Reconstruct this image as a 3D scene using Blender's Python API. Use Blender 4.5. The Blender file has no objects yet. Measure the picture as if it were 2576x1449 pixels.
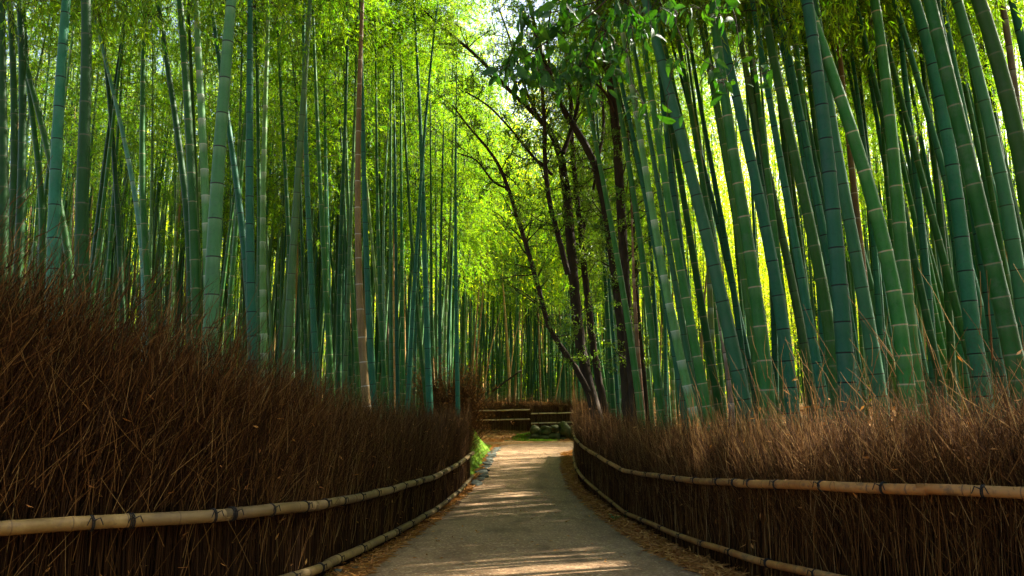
import bpy, math, random
import numpy as np
from mathutils import Vector, Matrix, Quaternion

random.seed(7)
RNG = np.random.default_rng(11)
scene = bpy.context.scene
COL = scene.collection

# ------------------------------------------------------------------ camera
HFOV = math.radians(65.0)
F = 1288.0 / math.tan(HFOV / 2)          # focal length in units of the 2576-wide photograph
PITCH = math.radians(8.61)
CZ = 1.5
cam_d = bpy.data.cameras.new('camera')
cam = bpy.data.objects.new('camera', cam_d)
COL.objects.link(cam)
cam.location = (0, 0, CZ)
cam.rotation_euler = (math.pi / 2 + PITCH, 0, 0)
cam_d.sensor_width = 36
cam_d.lens = 18.0 / math.tan(HFOV / 2)
cam_d.clip_start = 0.05
cam_d.clip_end = 1000
scene.camera = cam
CP, SP = math.cos(PITCH), math.sin(PITCH)


def at(px, py, D):
    """point at world depth y = D seen at (px, py) of the 2576x1449 photograph"""
    cx, cy = (px - 1288.0) / F, (724.5 - py) / F
    t = D / (CP - cy * SP)
    return np.array([cx * t, D, CZ + t * (SP + cy * CP)])


def px_of(x, y, z):
    """where a world point shows in the photograph"""
    u = y * CP + (z - CZ) * SP
    v = -y * SP + (z - CZ) * CP
    return 1288 + F * x / u, 724.5 - F * v / u


# ------------------------------------------------------------------ object helpers
def tag(o, label=None, cat=None, group=None, kind=None):
    if label: o['label'] = label
    if cat: o['category'] = cat
    if group: o['group'] = group
    if kind: o['kind'] = kind
    return o


def empty(name, loc=(0, 0, 0)):
    o = bpy.data.objects.new(name, None)
    o.empty_display_size = 0.1
    o.location = loc
    COL.objects.link(o)
    return o


class Acc:
    """collects vertices, quads and per-vertex attributes, then becomes ONE mesh object"""
    def __init__(self):
        self.v, self.f, self.m, self.a, self.n = [], [], [], {}, 0
        self.tot = 0

    def add(self, verts, quads, mat=0, **attrs):
        verts = np.asarray(verts, np.float32).reshape(-1, 3)
        quads = np.asarray(quads, np.int64).reshape(-1, 4)
        self.v.append(verts)
        self.f.append(quads + self.tot)
        self.m.append(np.full(len(quads), mat, np.int32))
        for k in set(self.a) | set(attrs):
            lst = self.a.setdefault(k, [np.zeros(self.tot, np.float32)] if self.tot else [])
            val = attrs.get(k, 0.0)
            lst.append(np.broadcast_to(np.asarray(val, np.float32), (len(verts),)).copy())
        self.tot += len(verts)

    def mesh(self, name, mats, smooth=True):
        v = np.concatenate(self.v)
        f = np.concatenate(self.f)
        m = np.concatenate(self.m)
        tri = f[:, 2] == f[:, 3]
        me = bpy.data.meshes.new(name)
        if tri.any():
            cnt = np.where(tri, 3, 4)
            mask = np.ones(f.shape, bool)
            mask[tri, 3] = False
            loops = f[mask]
            starts = np.concatenate([[0], np.cumsum(cnt)[:-1]])
        else:
            loops = f.ravel()
            starts = np.arange(len(f)) * 4
        me.vertices.add(len(v))
        me.vertices.foreach_set('co', v.ravel())
        me.loops.add(len(loops))
        me.loops.foreach_set('vertex_index', loops.astype(np.int32))
        me.polygons.add(len(f))
        me.polygons.foreach_set('loop_start', starts.astype(np.int32))
        me.polygons.foreach_set('material_index', m)
        me.polygons.foreach_set('use_smooth', np.full(len(f), smooth))
        me.update(calc_edges=True)
        for k, lst in self.a.items():
            at_ = me.attributes.new(k, 'FLOAT', 'POINT')
            at_.data.foreach_set('value', np.concatenate(lst))
        for x in mats:
            me.materials.append(x)
        return me

    def build(self, name, mats, parent=None, loc=(0, 0, 0), smooth=True):
        o = bpy.data.objects.new(name, self.mesh(name, mats, smooth))
        COL.objects.link(o)
        o.location = loc
        if parent is not None:
            o.parent = parent
        return o


def unit(v):
    return v / np.maximum(np.linalg.norm(v, axis=-1, keepdims=True), 1e-9)


def tubes(P, R, sides=3, cap=False):
    """P (N,K,3) polylines, R (N,K) radii -> verts, quads"""
    P = np.asarray(P, np.float64)
    R = np.asarray(R, np.float64)
    N, K, _ = P.shape
    T = np.empty_like(P)
    T[:, 1:-1] = P[:, 2:] - P[:, :-2]
    T[:, 0] = P[:, 1] - P[:, 0]
    T[:, -1] = P[:, -1] - P[:, -2]
    T = unit(T)
    main = unit(P[:, -1] - P[:, 0])
    ref = np.where(np.abs(main[:, 1:2]) > 0.8, np.array([[1.0, 0, 0]]), np.array([[0, 1.0, 0]]))
    ref = np.where((np.abs(main[:, 2:3]) > 0.8), np.array([[0, 1.0, 0]]), ref)
    A = unit(np.cross(np.broadcast_to(ref[:, None], T.shape), T))
    B = np.cross(T, A)
    ang = np.arange(sides) * 2 * np.pi / sides
    ring = A[:, :, None] * np.cos(ang)[None, None, :, None] + B[:, :, None] * np.sin(ang)[None, None, :, None]
    V = P[:, :, None] + ring * R[:, :, None, None]
    idx = np.arange(N * K * sides).reshape(N, K, sides)
    a = idx[:, :-1]
    b = np.roll(idx, -1, 2)[:, :-1]
    c = np.roll(idx, -1, 2)[:, 1:]
    d = idx[:, 1:]
    Q = np.stack([a, b, c, d], -1).reshape(-1, 4)
    if cap and sides >= 3:
        caps = []
        for k, flip in ((0, True), (K - 1, False)):
            r = idx[:, k]
            if flip: r = r[:, ::-1]
            for s in range(1, sides - 1, 2):
                e = min(s + 2, sides - 1)
                caps.append(np.stack([r[:, 0], r[:, s], r[:, s + 1], r[:, e]], -1))
        Q = np.concatenate([Q] + caps)
    return V.reshape(-1, 3), Q


def rhombs(base, d, nrm, L, W):
    """one four-cornered leaf per row"""
    base, d, nrm = (np.asarray(x, np.float64) for x in (base, d, nrm))
    d = unit(d)
    s = unit(np.cross(d, nrm))
    up = np.cross(s, d)
    L = np.asarray(L)[:, None]
    W = np.asarray(W)[:, None]
    p1 = base + d * L * 0.4 + s * W * 0.5 + up * W * 0.12
    p2 = base + d * L - up * L * 0.08
    p3 = base + d * L * 0.4 - s * W * 0.5 + up * W * 0.12
    V = np.stack([base, p1, p2, p3], 1).reshape(-1, 3)
    Q = np.arange(len(base) * 4).reshape(-1, 4)
    return V, Q


def rnd_unit(n):
    return unit(RNG.normal(size=(n, 3)))


# ------------------------------------------------------------------ materials
class Mat:
    def __init__(self, name):
        self.m = bpy.data.materials.new(name)
        self.m.use_nodes = True
        self.nt = self.m.node_tree
        self.nt.nodes.clear()

    def n(self, typ, ins=None, **kw):
        nd = self.nt.nodes.new(typ)
        for k, v in kw.items():
            setattr(nd, k, v)
        for k, v in (ins or {}).items():
            if isinstance(v, bpy.types.NodeSocket):
                self.nt.links.new(v, nd.inputs[k])
            else:
                nd.inputs[k].default_value = v
        return nd

    def ramp(self, fac, stops):
        nd = self.nt.nodes.new('ShaderNodeValToRGB')
        e = nd.color_ramp.elements
        while len(e) < len(stops):
            e.new(0.5)
        for el, (p, c) in zip(e, stops):
            el.position = p
            el.color = (*c, 1)
        self.nt.links.new(fac, nd.inputs[0])
        return nd.outputs[0]

    def mix(self, fac, a, b, blend='MIX'):
        nd = self.nt.nodes.new('ShaderNodeMix')
        nd.data_type = 'RGBA'
        nd.blend_type = blend
        for s, v in ((0, fac), (6, a), (7, b)):
            if isinstance(v, bpy.types.NodeSocket):
                self.nt.links.new(v, nd.inputs[s])
            elif s == 0:
                nd.inputs[0].default_value = v
            else:
                nd.inputs[s].default_value = (*v, 1)
        return nd.outputs[2]

    def math(self, op, a, b=0.0, clamp=False):
        nd = self.nt.nodes.new('ShaderNodeMath')
        nd.operation = op
        nd.use_clamp = clamp
        for i, v in enumerate((a, b)):
            if isinstance(v, bpy.types.NodeSocket):
                self.nt.links.new(v, nd.inputs[i])
            else:
                nd.inputs[i].default_value = v
        return nd.outputs[0]

    def attr(self, name):
        return self.n('ShaderNodeAttribute', attribute_name=name).outputs['Fac']

    def coord(self, scale=(1, 1, 1), kind='Object'):
        tc = self.n('ShaderNodeTexCoord')
        mp = self.n('ShaderNodeMapping', {'Vector': tc.outputs[kind], 'Scale': scale})
        return mp.outputs[0]

    def noise(self, vec, scale, detail=4.0, rough=0.55):
        return self.n('ShaderNodeTexNoise', {'Vector': vec, 'Scale': scale, 'Detail': detail, 'Roughness': rough}).outputs[0]

    def bump(self, h, strength, dist=0.01):
        return self.n('ShaderNodeBump', {'Height': h, 'Strength': strength, 'Distance': dist}).outputs[0]

    def finish(self, color, rough=0.7, spec=0.3, normal=None, transl=None, tf=0.5):
        b = self.n('ShaderNodeBsdfPrincipled')
        for k, v in (('Base Color', color), ('Roughness', rough), ('Specular IOR Level', spec)):
            if isinstance(v, bpy.types.NodeSocket):
                self.nt.links.new(v, b.inputs[k])
            elif k == 'Base Color':
                b.inputs[k].default_value = (*v, 1)
            else:
                b.inputs[k].default_value = v
        if normal is not None:
            self.nt.links.new(normal, b.inputs['Normal'])
        out = self.n('ShaderNodeOutputMaterial')
        sh = b.outputs[0]
        if transl is not None:
            t = self.n('ShaderNodeBsdfTranslucent')
            if isinstance(transl, bpy.types.NodeSocket):
                self.nt.links.new(transl, t.inputs[0])
            else:
                t.inputs[0].default_value = (*transl, 1)
            mx = self.n('ShaderNodeMixShader', {0: tf, 1: sh, 2: t.outputs[0]})
            sh = mx.outputs[0]
        self.nt.links.new(sh, out.inputs[0])
        return self.m


def culm_material(name, c, c2, *args, **kw):
    k = kw.pop('gain', 0.62)
    sc = lambda t: tuple(x * k for x in t)
    return _culm_material(name, sc(c), sc(c2), *args, **kw)


def _culm_material(name, c, c2, waxy=(0.36, 0.42, 0.32), nodec=(0.03, 0.035, 0.02), streak=0.5, wax_amt=0.7, rough=0.5):
    m = Mat(name)
    oi = m.n('ShaderNodeObjectInfo').outputs['Random']
    v = m.coord()
    off = m.n('ShaderNodeCombineXYZ', {0: m.math('MULTIPLY', oi, 37.0), 1: m.math('MULTIPLY', oi, 91.0), 2: 0.0}).outputs[0]
    vv = m.n('ShaderNodeVectorMath', {0: v, 1: off}, operation='ADD').outputs[0]
    st = m.n('ShaderNodeMapping', {'Vector': vv, 'Scale': (16, 16, 0.7)}).outputs[0]
    n1 = m.noise(st, 1.0, 5)                 # long streaks along the culm
    n2 = m.noise(vv, 1.3, 3)                 # large patches
    n3 = m.noise(vv, 26.0, 5, 0.7)           # fine mottling
    base = m.mix(m.ramp(n2, [(0.35, (0, 0, 0)), (0.68, (1, 1, 1))]), c, c2)
    base = m.mix(m.math('MULTIPLY', m.ramp(n1, [(0.42, (0, 0, 0)), (0.7, (1, 1, 1))]), streak), base, tuple(min(1, x * 1.6 + 0.004) for x in c2))
    base = m.mix(m.math('MULTIPLY', m.ramp(n3, [(0.5, (0, 0, 0)), (0.75, (1, 1, 1))]), 0.5), base, tuple(x * 0.5 for x in c))
    n5 = m.noise(vv, 4.0, 8, 0.7)            # grey bloom and mould in patches
    base = m.mix(m.math('MULTIPLY', m.ramp(n5, [(0.52, (0, 0, 0)), (0.62, (1, 1, 1))]), 0.38), base, tuple(0.55 * x + 0.035 for x in c2))
    # lichen and dirt towards the foot
    low = m.attr('foot')
    base = m.mix(m.math('MULTIPLY', m.math('MULTIPLY', low, m.ramp(n3, [(0.4, (0, 0, 0)), (0.6, (1, 1, 1))])), 0.75), base, (0.05, 0.055, 0.025))
    pale = m.math('MULTIPLY', m.attr('pale'), m.math('MULTIPLY', m.ramp(n1, [(0.3, (0.35,) * 3), (0.7, (1, 1, 1))]), wax_amt))
    base = m.mix(pale, base, waxy)
    base = m.mix(m.attr('node'), base, nodec)
    oi2 = m.math('FRACT', m.math('MULTIPLY', oi, 7.31))
    base = m.mix(m.math('MULTIPLY', m.math('POWER', oi2, 3.5), 0.38 if c[0] < c[1] else 0.0), base, tuple(min(1, x) for x in (c[0] * 3.2 + 0.02, c[1] * 1.15 + 0.01, c[2] * 0.5)))
    br = m.math('ADD', m.math('MULTIPLY', oi, 0.6), 0.7)
    base = m.mix(1.0, base, m.n('ShaderNodeCombineXYZ', {0: br, 1: br, 2: br}).outputs[0], 'MULTIPLY')
    return m.finish(base, rough, 0.16, m.bump(n1, 0.12, 0.004))


M = {}
M['blue'] = culm_material('culm_blue_green', (0.022, 0.155, 0.074), (0.032, 0.185, 0.100), waxy=(0.09, 0.20, 0.13), streak=0.15, wax_amt=0.3, nodec=(0.008, 0.012, 0.008))
M['green'] = culm_material('culm_green', (0.022, 0.150, 0.022), (0.040, 0.185, 0.034), waxy=(0.12, 0.22, 0.09), streak=0.22, wax_amt=0.4, nodec=(0.26, 0.22, 0.13))
M['dark'] = culm_material('culm_dark_green', (0.012, 0.090, 0.012), (0.020, 0.115, 0.020), waxy=(0.07, 0.13, 0.06), streak=0.15, wax_amt=0.3, nodec=(0.10, 0.11, 0.06))
M['pale'] = culm_material('culm_pale_green', (0.070, 0.22, 0.055), (0.10, 0.27, 0.08), wax_amt=0.85, nodec=(0.40, 0.42, 0.32), gain=0.8)
M['grey'] = culm_material('culm_grey_green', (0.050, 0.165, 0.050), (0.070, 0.20, 0.070), waxy=(0.15, 0.24, 0.13), streak=0.25, wax_amt=0.4, nodec=(0.02, 0.022, 0.014))
M['paleblue'] = culm_material('culm_pale_blue', (0.07, 0.22, 0.17), (0.10, 0.27, 0.21), wax_amt=0.5, gain=0.8)
M['yellow'] = culm_material('culm_yellow_green', (0.12, 0.19, 0.04), (0.18, 0.24, 0.06), streak=0.5)
M['brown'] = culm_material('culm_brown', (0.16, 0.088, 0.026), (0.21, 0.128, 0.045), waxy=(0.36, 0.26, 0.13), wax_amt=0.3, nodec=(0.45, 0.40, 0.30), streak=0.6, gain=0.9)
M['tan'] = culm_material('culm_tan', (0.33, 0.18, 0.05), (0.40, 0.25, 0.085), waxy=(0.5, 0.4, 0.25), nodec=(0.10, 0.05, 0.02), streak=0.6, gain=0.9)
M['greybrown'] = culm_material('culm_grey_brown', (0.13, 0.085, 0.055), (0.18, 0.12, 0.085), waxy=(0.4, 0.36, 0.3), streak=0.7, gain=0.9)
M['sheath'] = culm_material('culm_sheathed', (0.10, 0.045, 0.02), (0.22, 0.12, 0.06), waxy=(0.5, 0.4, 0.28), nodec=(0.03, 0.015, 0.01), streak=1.0, rough=0.8, gain=0.9)


def leaf_material(name, c1, c2, t1, t2, tf=0.5, rough=0.55, spec=0.3):
    m = Mat(name)
    r = m.attr('rnd')
    return m.finish(m.mix(r, c1, c2), rough, spec, None, m.mix(r, t1, t2), tf)


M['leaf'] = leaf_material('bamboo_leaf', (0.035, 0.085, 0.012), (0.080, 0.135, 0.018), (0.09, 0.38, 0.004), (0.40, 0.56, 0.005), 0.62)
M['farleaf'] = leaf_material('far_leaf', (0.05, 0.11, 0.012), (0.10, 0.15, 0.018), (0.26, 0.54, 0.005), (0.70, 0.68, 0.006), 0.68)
M['shadeleaf'] = leaf_material('understorey_leaf', (0.03, 0.08, 0.010), (0.07, 0.12, 0.014), (0.12, 0.34, 0.004), (0.38, 0.50, 0.005), 0.58)
M['bushleaf'] = leaf_material('small_tree_leaf', (0.03, 0.085, 0.014), (0.07, 0.14, 0.02), (0.12, 0.30, 0.012), (0.30, 0.42, 0.015), 0.5, 0.4, 0.5)
M['oakleaf'] = leaf_material('broad_leaf', (0.012, 0.050, 0.008), (0.026, 0.080, 0.012), (0.03, 0.17, 0.004), (0.10, 0.30, 0.006), 0.28, 0.5, 0.15)
M['moss'] = None


def simple_noise_mat(name, stops, scale, vscale=(1, 1, 1), rough=0.85, spec=0.2, bump=0.4, bd=0.02, detail=6):
    m = Mat(name)
    v = m.coord(vscale)
    n = m.noise(v, scale, detail, 0.65)
    return m.finish(m.ramp(n, stops), rough, spec, m.bump(n, bump, bd))


M['bark'] = simple_noise_mat('bark', [(0.3, (0.014, 0.010, 0.007)), (0.55, (0.038, 0.024, 0.011)), (0.75, (0.066, 0.046, 0.020))], 9, (1, 1, 0.35), bump=0.7, bd=0.03)
M['twigbark'] = simple_noise_mat('twig_bark', [(0.3, (0.018, 0.013, 0.009)), (0.7, (0.05, 0.035, 0.02))], 20)
M['twine'] = simple_noise_mat('black_twine', [(0.3, (0.008, 0.007, 0.006)), (0.7, (0.02, 0.017, 0.014))], 150, bump=0.8, bd=0.004)
M['stone'] = simple_noise_mat('mossy_stone', [(0.35, (0.020, 0.032, 0.004)), (0.52, (0.058, 0.058, 0.014)), (0.7, (0.10, 0.085, 0.030))], 5, bump=0.9, bd=0.05)
M['slate'] = simple_noise_mat('slate', [(0.35, (0.020, 0.026, 0.020)), (0.55, (0.050, 0.055, 0.040)), (0.72, (0.09, 0.08, 0.055))], 7, bump=0.8, bd=0.02)
M['mossgreen'] = simple_noise_mat('moss', [(0.34, (0.05, 0.045, 0.012)), (0.46, (0.055, 0.11, 0.010)), (0.62, (0.12, 0.21, 0.012)), (0.75, (0.18, 0.25, 0.02))], 3.2, (1.6, 1.6, 0.8), 0.95, 0.1, 1.0, 0.12, 8)


def twig_material(name, stops):
    m = Mat(name)
    r = m.attr('rnd')
    n = m.noise(m.coord((1, 1, 1)), 14.0, 2)
    base = m.ramp(r, stops)
    base = m.mix(m.math('MULTIPLY', n, 0.35), base, (0.035, 0.018, 0.007))
    return m.finish(base, 0.85, 0.06)


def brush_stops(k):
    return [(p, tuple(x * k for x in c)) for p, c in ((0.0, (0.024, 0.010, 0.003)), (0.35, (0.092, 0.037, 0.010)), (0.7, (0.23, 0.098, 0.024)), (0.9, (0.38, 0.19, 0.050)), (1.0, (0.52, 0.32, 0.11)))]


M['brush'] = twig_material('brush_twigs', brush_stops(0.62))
M['shadedbrush'] = twig_material('shaded_brush_twigs', brush_stops(0.34))  # copy of the brush colours with the left fence's shade put in
M['dryleaf'] = leaf_material('dry_leaf', (0.20, 0.070, 0.014), (0.50, 0.25, 0.07), (0.30, 0.11, 0.015), (0.5, 0.24, 0.04), 0.25, 0.8, 0.15)


def rail_material(name='dried_bamboo', stops=None, patch=(0.28, 0.14, 0.04)):
    m = Mat(name)
    oi = m.n('ShaderNodeObjectInfo').outputs['Random']
    v = m.coord((1, 1, 1))
    n1 = m.noise(v, 5.0, 6, 0.65)
    n2 = m.noise(v, 60.0, 4)
    n3 = m.noise(v, 1.7, 2)
    c = m.ramp(n1, stops or [(0.3, (0.18, 0.065, 0.012)), (0.5, (0.27, 0.112, 0.022)), (0.7, (0.35, 0.17, 0.042))])
    c = m.mix(m.ramp(n3, [(0.45, (0, 0, 0)), (0.65, (1, 1, 1))]), c, patch)
    n4 = m.noise(m.coord((3, 3, 3)), 3.0, 6, 0.7)
    c = m.mix(m.ramp(n4, [(0.52, (0, 0, 0)), (0.64, (0.8, 0.8, 0.8))]), c, (0.075, 0.050, 0.024))
    c = m.mix(m.math('MULTIPLY', n2, 0.35), c, (0.14, 0.08, 0.035))
    c = m.mix(m.attr('node'), c, (0.06, 0.035, 0.018))
    br = m.math('ADD', m.math('MULTIPLY', oi, 0.4), 0.72)
    c = m.mix(1.0, c, m.n('ShaderNodeCombineXYZ', {0: br, 1: br, 2: br}).outputs[0], 'MULTIPLY')
    return m.finish(c, 0.6, 0.18, m.bump(n2, 0.3, 0.003))


M['rail'] = rail_material()
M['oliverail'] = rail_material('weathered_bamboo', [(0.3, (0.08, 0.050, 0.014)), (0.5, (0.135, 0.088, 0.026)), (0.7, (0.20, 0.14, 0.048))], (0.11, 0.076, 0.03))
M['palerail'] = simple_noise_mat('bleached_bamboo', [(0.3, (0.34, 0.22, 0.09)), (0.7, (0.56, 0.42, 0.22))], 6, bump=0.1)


def path_material():
    m = Mat('worn_asphalt')
    v = m.coord()
    big = m.noise(v, 0.55, 4)
    mid = m.noise(v, 3.0, 5)
    fine = m.noise(v, 60.0, 3, 0.7)
    vor = m.n('ShaderNodeTexVoronoi', {'Vector': v, 'Scale': 48.0}).outputs['Color']
    c = m.ramp(big, [(0.3, (0.18, 0.095, 0.040)), (0.7, (0.26, 0.150, 0.068))])
    c = m.mix(m.ramp(mid, [(0.45, (0, 0, 0)), (0.75, (0.5, 0.5, 0.5))]), c, (0.115, 0.060, 0.022))
    sep = m.n('ShaderNodeSeparateColor', {0: vor}).outputs[0]
    c = m.mix(m.ramp(sep, [(0.78, (0, 0, 0)), (0.92, (0.7, 0.7, 0.7))]), c, (0.46, 0.33, 0.18))
    c = m.mix(m.ramp(sep, [(0.04, (0.6, 0.6, 0.6)), (0.18, (0, 0, 0))]), c, (0.05, 0.035, 0.025))
    st = m.noise(m.coord((1.0, 0.35, 1)), 1.6, 6, 0.7)
    c = m.mix(m.ramp(st, [(0.50, (0, 0, 0)), (0.66, (0.75,) * 3)]), c, (0.085, 0.047, 0.020))
    edge = m.attr('edge')
    edn = m.math('MULTIPLY', edge, m.ramp(mid, [(0.35, (0.2,) * 3), (0.6, (1, 1, 1))]))
    c = m.mix(edn, c, (0.060, 0.042, 0.022))
    return m.finish(c, 0.85, 0.25, m.bump(m.math('ADD', fine, sep), 0.5, 0.006))


def ground_material():
    m = Mat('leaf_litter_soil')
    v = m.coord()
    vor = m.n('ShaderNodeTexVoronoi', {'Vector': m.n('ShaderNodeMapping', {'Vector': v, 'Scale': (14, 22, 14), 'Rotation': (0, 0, 0.6)}).outputs[0], 'Scale': 1.0})
    sep = m.n('ShaderNodeSeparateColor', {0: vor.outputs['Color']}).outputs[0]
    c = m.ramp(sep, [(0.0, (0.08, 0.030, 0.008)), (0.4, (0.22, 0.090, 0.020)), (0.75, (0.34, 0.165, 0.045)), (1.0, (0.48, 0.29, 0.11))])
    n = m.noise(v, 1.1, 5)
    c = m.mix(m.ramp(n, [(0.52, (0, 0, 0)), (0.66, (1, 1, 1))]), c, (0.055, 0.075, 0.014))
    n2 = m.noise(v, 5.0, 4)
    c = m.mix(m.ramp(n2, [(0.52, (0, 0, 0)), (0.7, (0.8, 0.8, 0.8))]), c, (0.04, 0.024, 0.012))
    return m.finish(c, 0.9, 0.15, m.bump(vor.outputs['Distance'], 0.8, 0.03))


M['path'] = path_material()
M['ground'] = ground_material()

# ------------------------------------------------------------------ terrain
GD = np.array([-10, 3, 6, 8, 10, 14, 18, 22, 28, 38, 60.])
GZ = np.array([0.05, 0.05, 0.02, -0.08, -0.20, -0.33, -0.25, -0.10, 0.0, 0.05, 0.05])
PLY = np.array([-10, 3, 7.2, 10, 14, 18, 22, 28, 34.])
PLX = np.array([-1.7, -1.62, -1.46, -1.50, -1.28, -0.95, -0.86, -0.80, -0.62])
PRX = np.array([2.4, 2.2, 1.93, 1.74, 1.60, 1.36, 1.44, 1.82, 3.6])
# fences: (y, x) of the two brushwood fences
FL = np.array([[-4.11, 3.9], [-3.14, 4.98], [-2.62, 5.60], [-2.20, 6.02], [-1.92, 6.45], [-1.80, 7.3], [-1.78, 8.55], [-1.60, 10.3], [-1.36, 14.2], [-1.13, 17.1], [-1.01, 20.2]])
FR = np.array([[4.3, 3.6], [3.30, 5.0], [2.72, 5.6], [2.46, 6.1], [2.25, 7.4], [2.08, 9.7], [1.90, 13.7], [1.60, 17.6], [1.56, 19.6], [1.78, 23.0], [2.08, 27.0]])
FLZ = np.array([.85, .80, .76, .74, .73, .66, .57, .50, .36, .40, .45])       # height of the top rail
FRZ = np.array([1.08, 1.0, .97, .94, .84, .68, .49, .68, .80, .86, .90])


def smooth(a, b, x):
    t = np.clip((x - a) / (b - a), 0, 1)
    return t * t * (3 - 2 * t)


def gz(y):
    return np.interp(y, GD, GZ)


def lateral_left(y):
    return np.interp(y, np.concatenate([FL[:, 1], [22, 30, 36, 60]]), np.concatenate([FL[:, 0], [-1.25, -1.3, -1.0, -1.0]]))


def lateral_right(y):
    return np.interp(y, np.concatenate([FR[:, 1], [29, 31, 60]]), np.concatenate([FR[:, 0], [2.6, 6.0, 40]]))


def bump2(x, y):
    return 0.10 * np.sin(x * 0.9 + 1.3) * np.sin(y * 0.7) + 0.06 * np.sin(x * 2.1 + y * 1.3)


def hz(x, y):
    x, y = np.asarray(x, float), np.asarray(y, float)
    g = gz(y)
    dl = lateral_left(y) - x
    dr = x - lateral_right(y)
    rl = 1.45 * smooth(0.3, 4.5, dl)
    rr = 1.45 * smooth(0.3, 5.5, dr)
    # the bank behind the bend
    back = 1.75 * smooth(38.4, 46.0, y + 0.12 * np.maximum(0, 1.5 - x)) + 0.8 * smooth(46, 75, y)
    back = back + 26.0 * smooth(70, 150, y)
    side = np.maximum(rl, rr)
    z = g + np.maximum(side * (1 - smooth(36, 44, y)), back)
    z = np.maximum(z, g + side * 1.0 * (1 - smooth(40, 60, y)))
    off = np.maximum(side / 1.45, smooth(40, 46, y))
    return z + bump2(x, y) * off + 0.004 * (1 - off)


def grid_axis(lo, a, b, hi, fine, coarse):
    return np.concatenate([np.arange(lo, a, coarse), np.arange(a, b, fine), np.arange(b, hi + coarse, coarse)])


gx = grid_axis(-160, -12, 12, 160, 0.25, 4.0)
gy = grid_axis(-40, -4, 60, 260, 0.30, 4.0)
X, Y = np.meshgrid(gx, gy)
Z = hz(X, Y)
nx, ny = len(gx), len(gy)
idx = np.arange(nx * ny).reshape(ny, nx)
A = Acc()
A.add(np.stack([X, Y, Z], -1).reshape(-1, 3), np.stack([idx[:-1, :-1], idx[:-1, 1:], idx[1:, 1:], idx[1:, :-1]], -1).reshape(-1, 4))
tag(A.build('ground', [M['ground']]), kind='structure')

# the path: one strip with a bend to the right at its far end
ys = np.concatenate([np.arange(-8, 30, 0.25)])
Lp = np.stack([np.interp(ys, PLY, PLX), ys], 1)
Rp = np.stack([np.interp(ys, PLY, PRX), ys], 1)


def bez(p0, p1, p2, p3, n):
    t = np.linspace(0, 1, n)[:, None]
    p0, p1, p2, p3 = (np.array(p, float) for p in (p0, p1, p2, p3))
    return (1 - t) ** 3 * p0 + 3 * (1 - t) ** 2 * t * p1 + 3 * (1 - t) * t * t * p2 + t ** 3 * p3


Lp = np.concatenate([Lp, bez(Lp[-1] + [0, .2], (-0.7, 35.5), (-0.2, 37.5), (14, 38.2), 40)])
Rp = np.concatenate([Rp, bez(Rp[-1] + [0, .2], (3.2, 33.0), (5.0, 34.2), (16, 35.0), 40)])
wob = np.cumsum(RNG.normal(0, 0.012, len(Lp)))
wob = wob - np.linspace(0, wob[-1], len(wob))
NC = 13
cols = np.linspace(0, 1, NC)
PP = Lp[:, None] * (1 - cols)[None, :, None] + Rp[:, None] * cols[None, :, None]
PP[:, 0, 0] += wob * 0.7
PP[:, -1, 0] += wob[::-1] * 0.7
pz = gz(PP[..., 1]) + 0.022 + 0.02 * np.sin(np.pi * cols)[None]
edge = np.broadcast_to(np.clip(1 - np.minimum(cols, 1 - cols) / 0.09, 0, 1)[None], pz.shape)
idx = np.arange(pz.size).reshape(pz.shape)
A = Acc()
A.add(np.concatenate([PP, pz[..., None]], -1).reshape(-1, 3), np.stack([idx[:-1, :-1], idx[:-1, 1:], idx[1:, 1:], idx[1:, :-1]], -1).reshape(-1, 4), edge=edge.ravel())
tag(A.build('path', [M['path']]), kind='structure')


# fallen leaves along both shoulders and on the litter bank
def scatter_leaves(name, xy, lift=0.012, Lr=(0.07, 0.18), Wr=(0.012, 0.030), label=None):
    n = len(xy)
    base = np.stack([xy[:, 0], xy[:, 1], np.maximum(hz(xy[:, 0], xy[:, 1]), gz(xy[:, 1]) + 0.02) + RNG.uniform(0.004, lift, n)], 1)
    a = RNG.uniform(0, 2 * np.pi, n)
    d = np.stack([np.cos(a), np.sin(a), RNG.normal(0, 0.22, n)], 1)
    nr = unit(np.stack([RNG.normal(0, .35, n), RNG.normal(0, .35, n), np.ones(n)], 1))
    V, Q = rhombs(base, d, nr, RNG.uniform(*Lr, n), RNG.uniform(*Wr, n))
    A = Acc()
    A.add(V, Q, rnd=np.repeat(RNG.uniform(0, 1, n), 4))
    return tag(A.build(name, [M['dryleaf']], smooth=False), label, 'leaves', kind='stuff')


def strip_points(n, y0, y1, fx, wr):
    u = RNG.uniform(0, 1, n) ** 1.5
    y = y0 + (y1 - y0) * u
    return np.stack([fx(y) + np.abs(RNG.normal(0, 1, n)) * wr, y], 1)


pl = lambda y: np.interp(y, PLY, PLX)
pr = lambda y: np.interp(y, PLY, PRX)
ptsR = strip_points(9000, 3.5, 30, lambda y: pr(y) - 0.10, 0.22)
ptsR = np.concatenate([ptsR, np.stack([RNG.uniform(0, 1, 3500) * 0.9, RNG.uniform(0, 1, 3500) ** 1.5 * 16 + 4], 1)])
ptsR[-3500:, 0] = pr(ptsR[-3500:, 1]) + ptsR[-3500:, 0] * (lateral_right(ptsR[-3500:, 1]) - pr(ptsR[-3500:, 1]))
scatter_leaves('fallen_leaves', ptsR, 0.03, label='brown bamboo leaves lying along the foot of the right fence')
ptsL = strip_points(7000, 3.5, 34, lambda y: pl(y) + 0.08, -0.16)
scatter_leaves('fallen_leaves', ptsL, 0.03, label='brown bamboo leaves lying along the left edge of the path')
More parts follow.
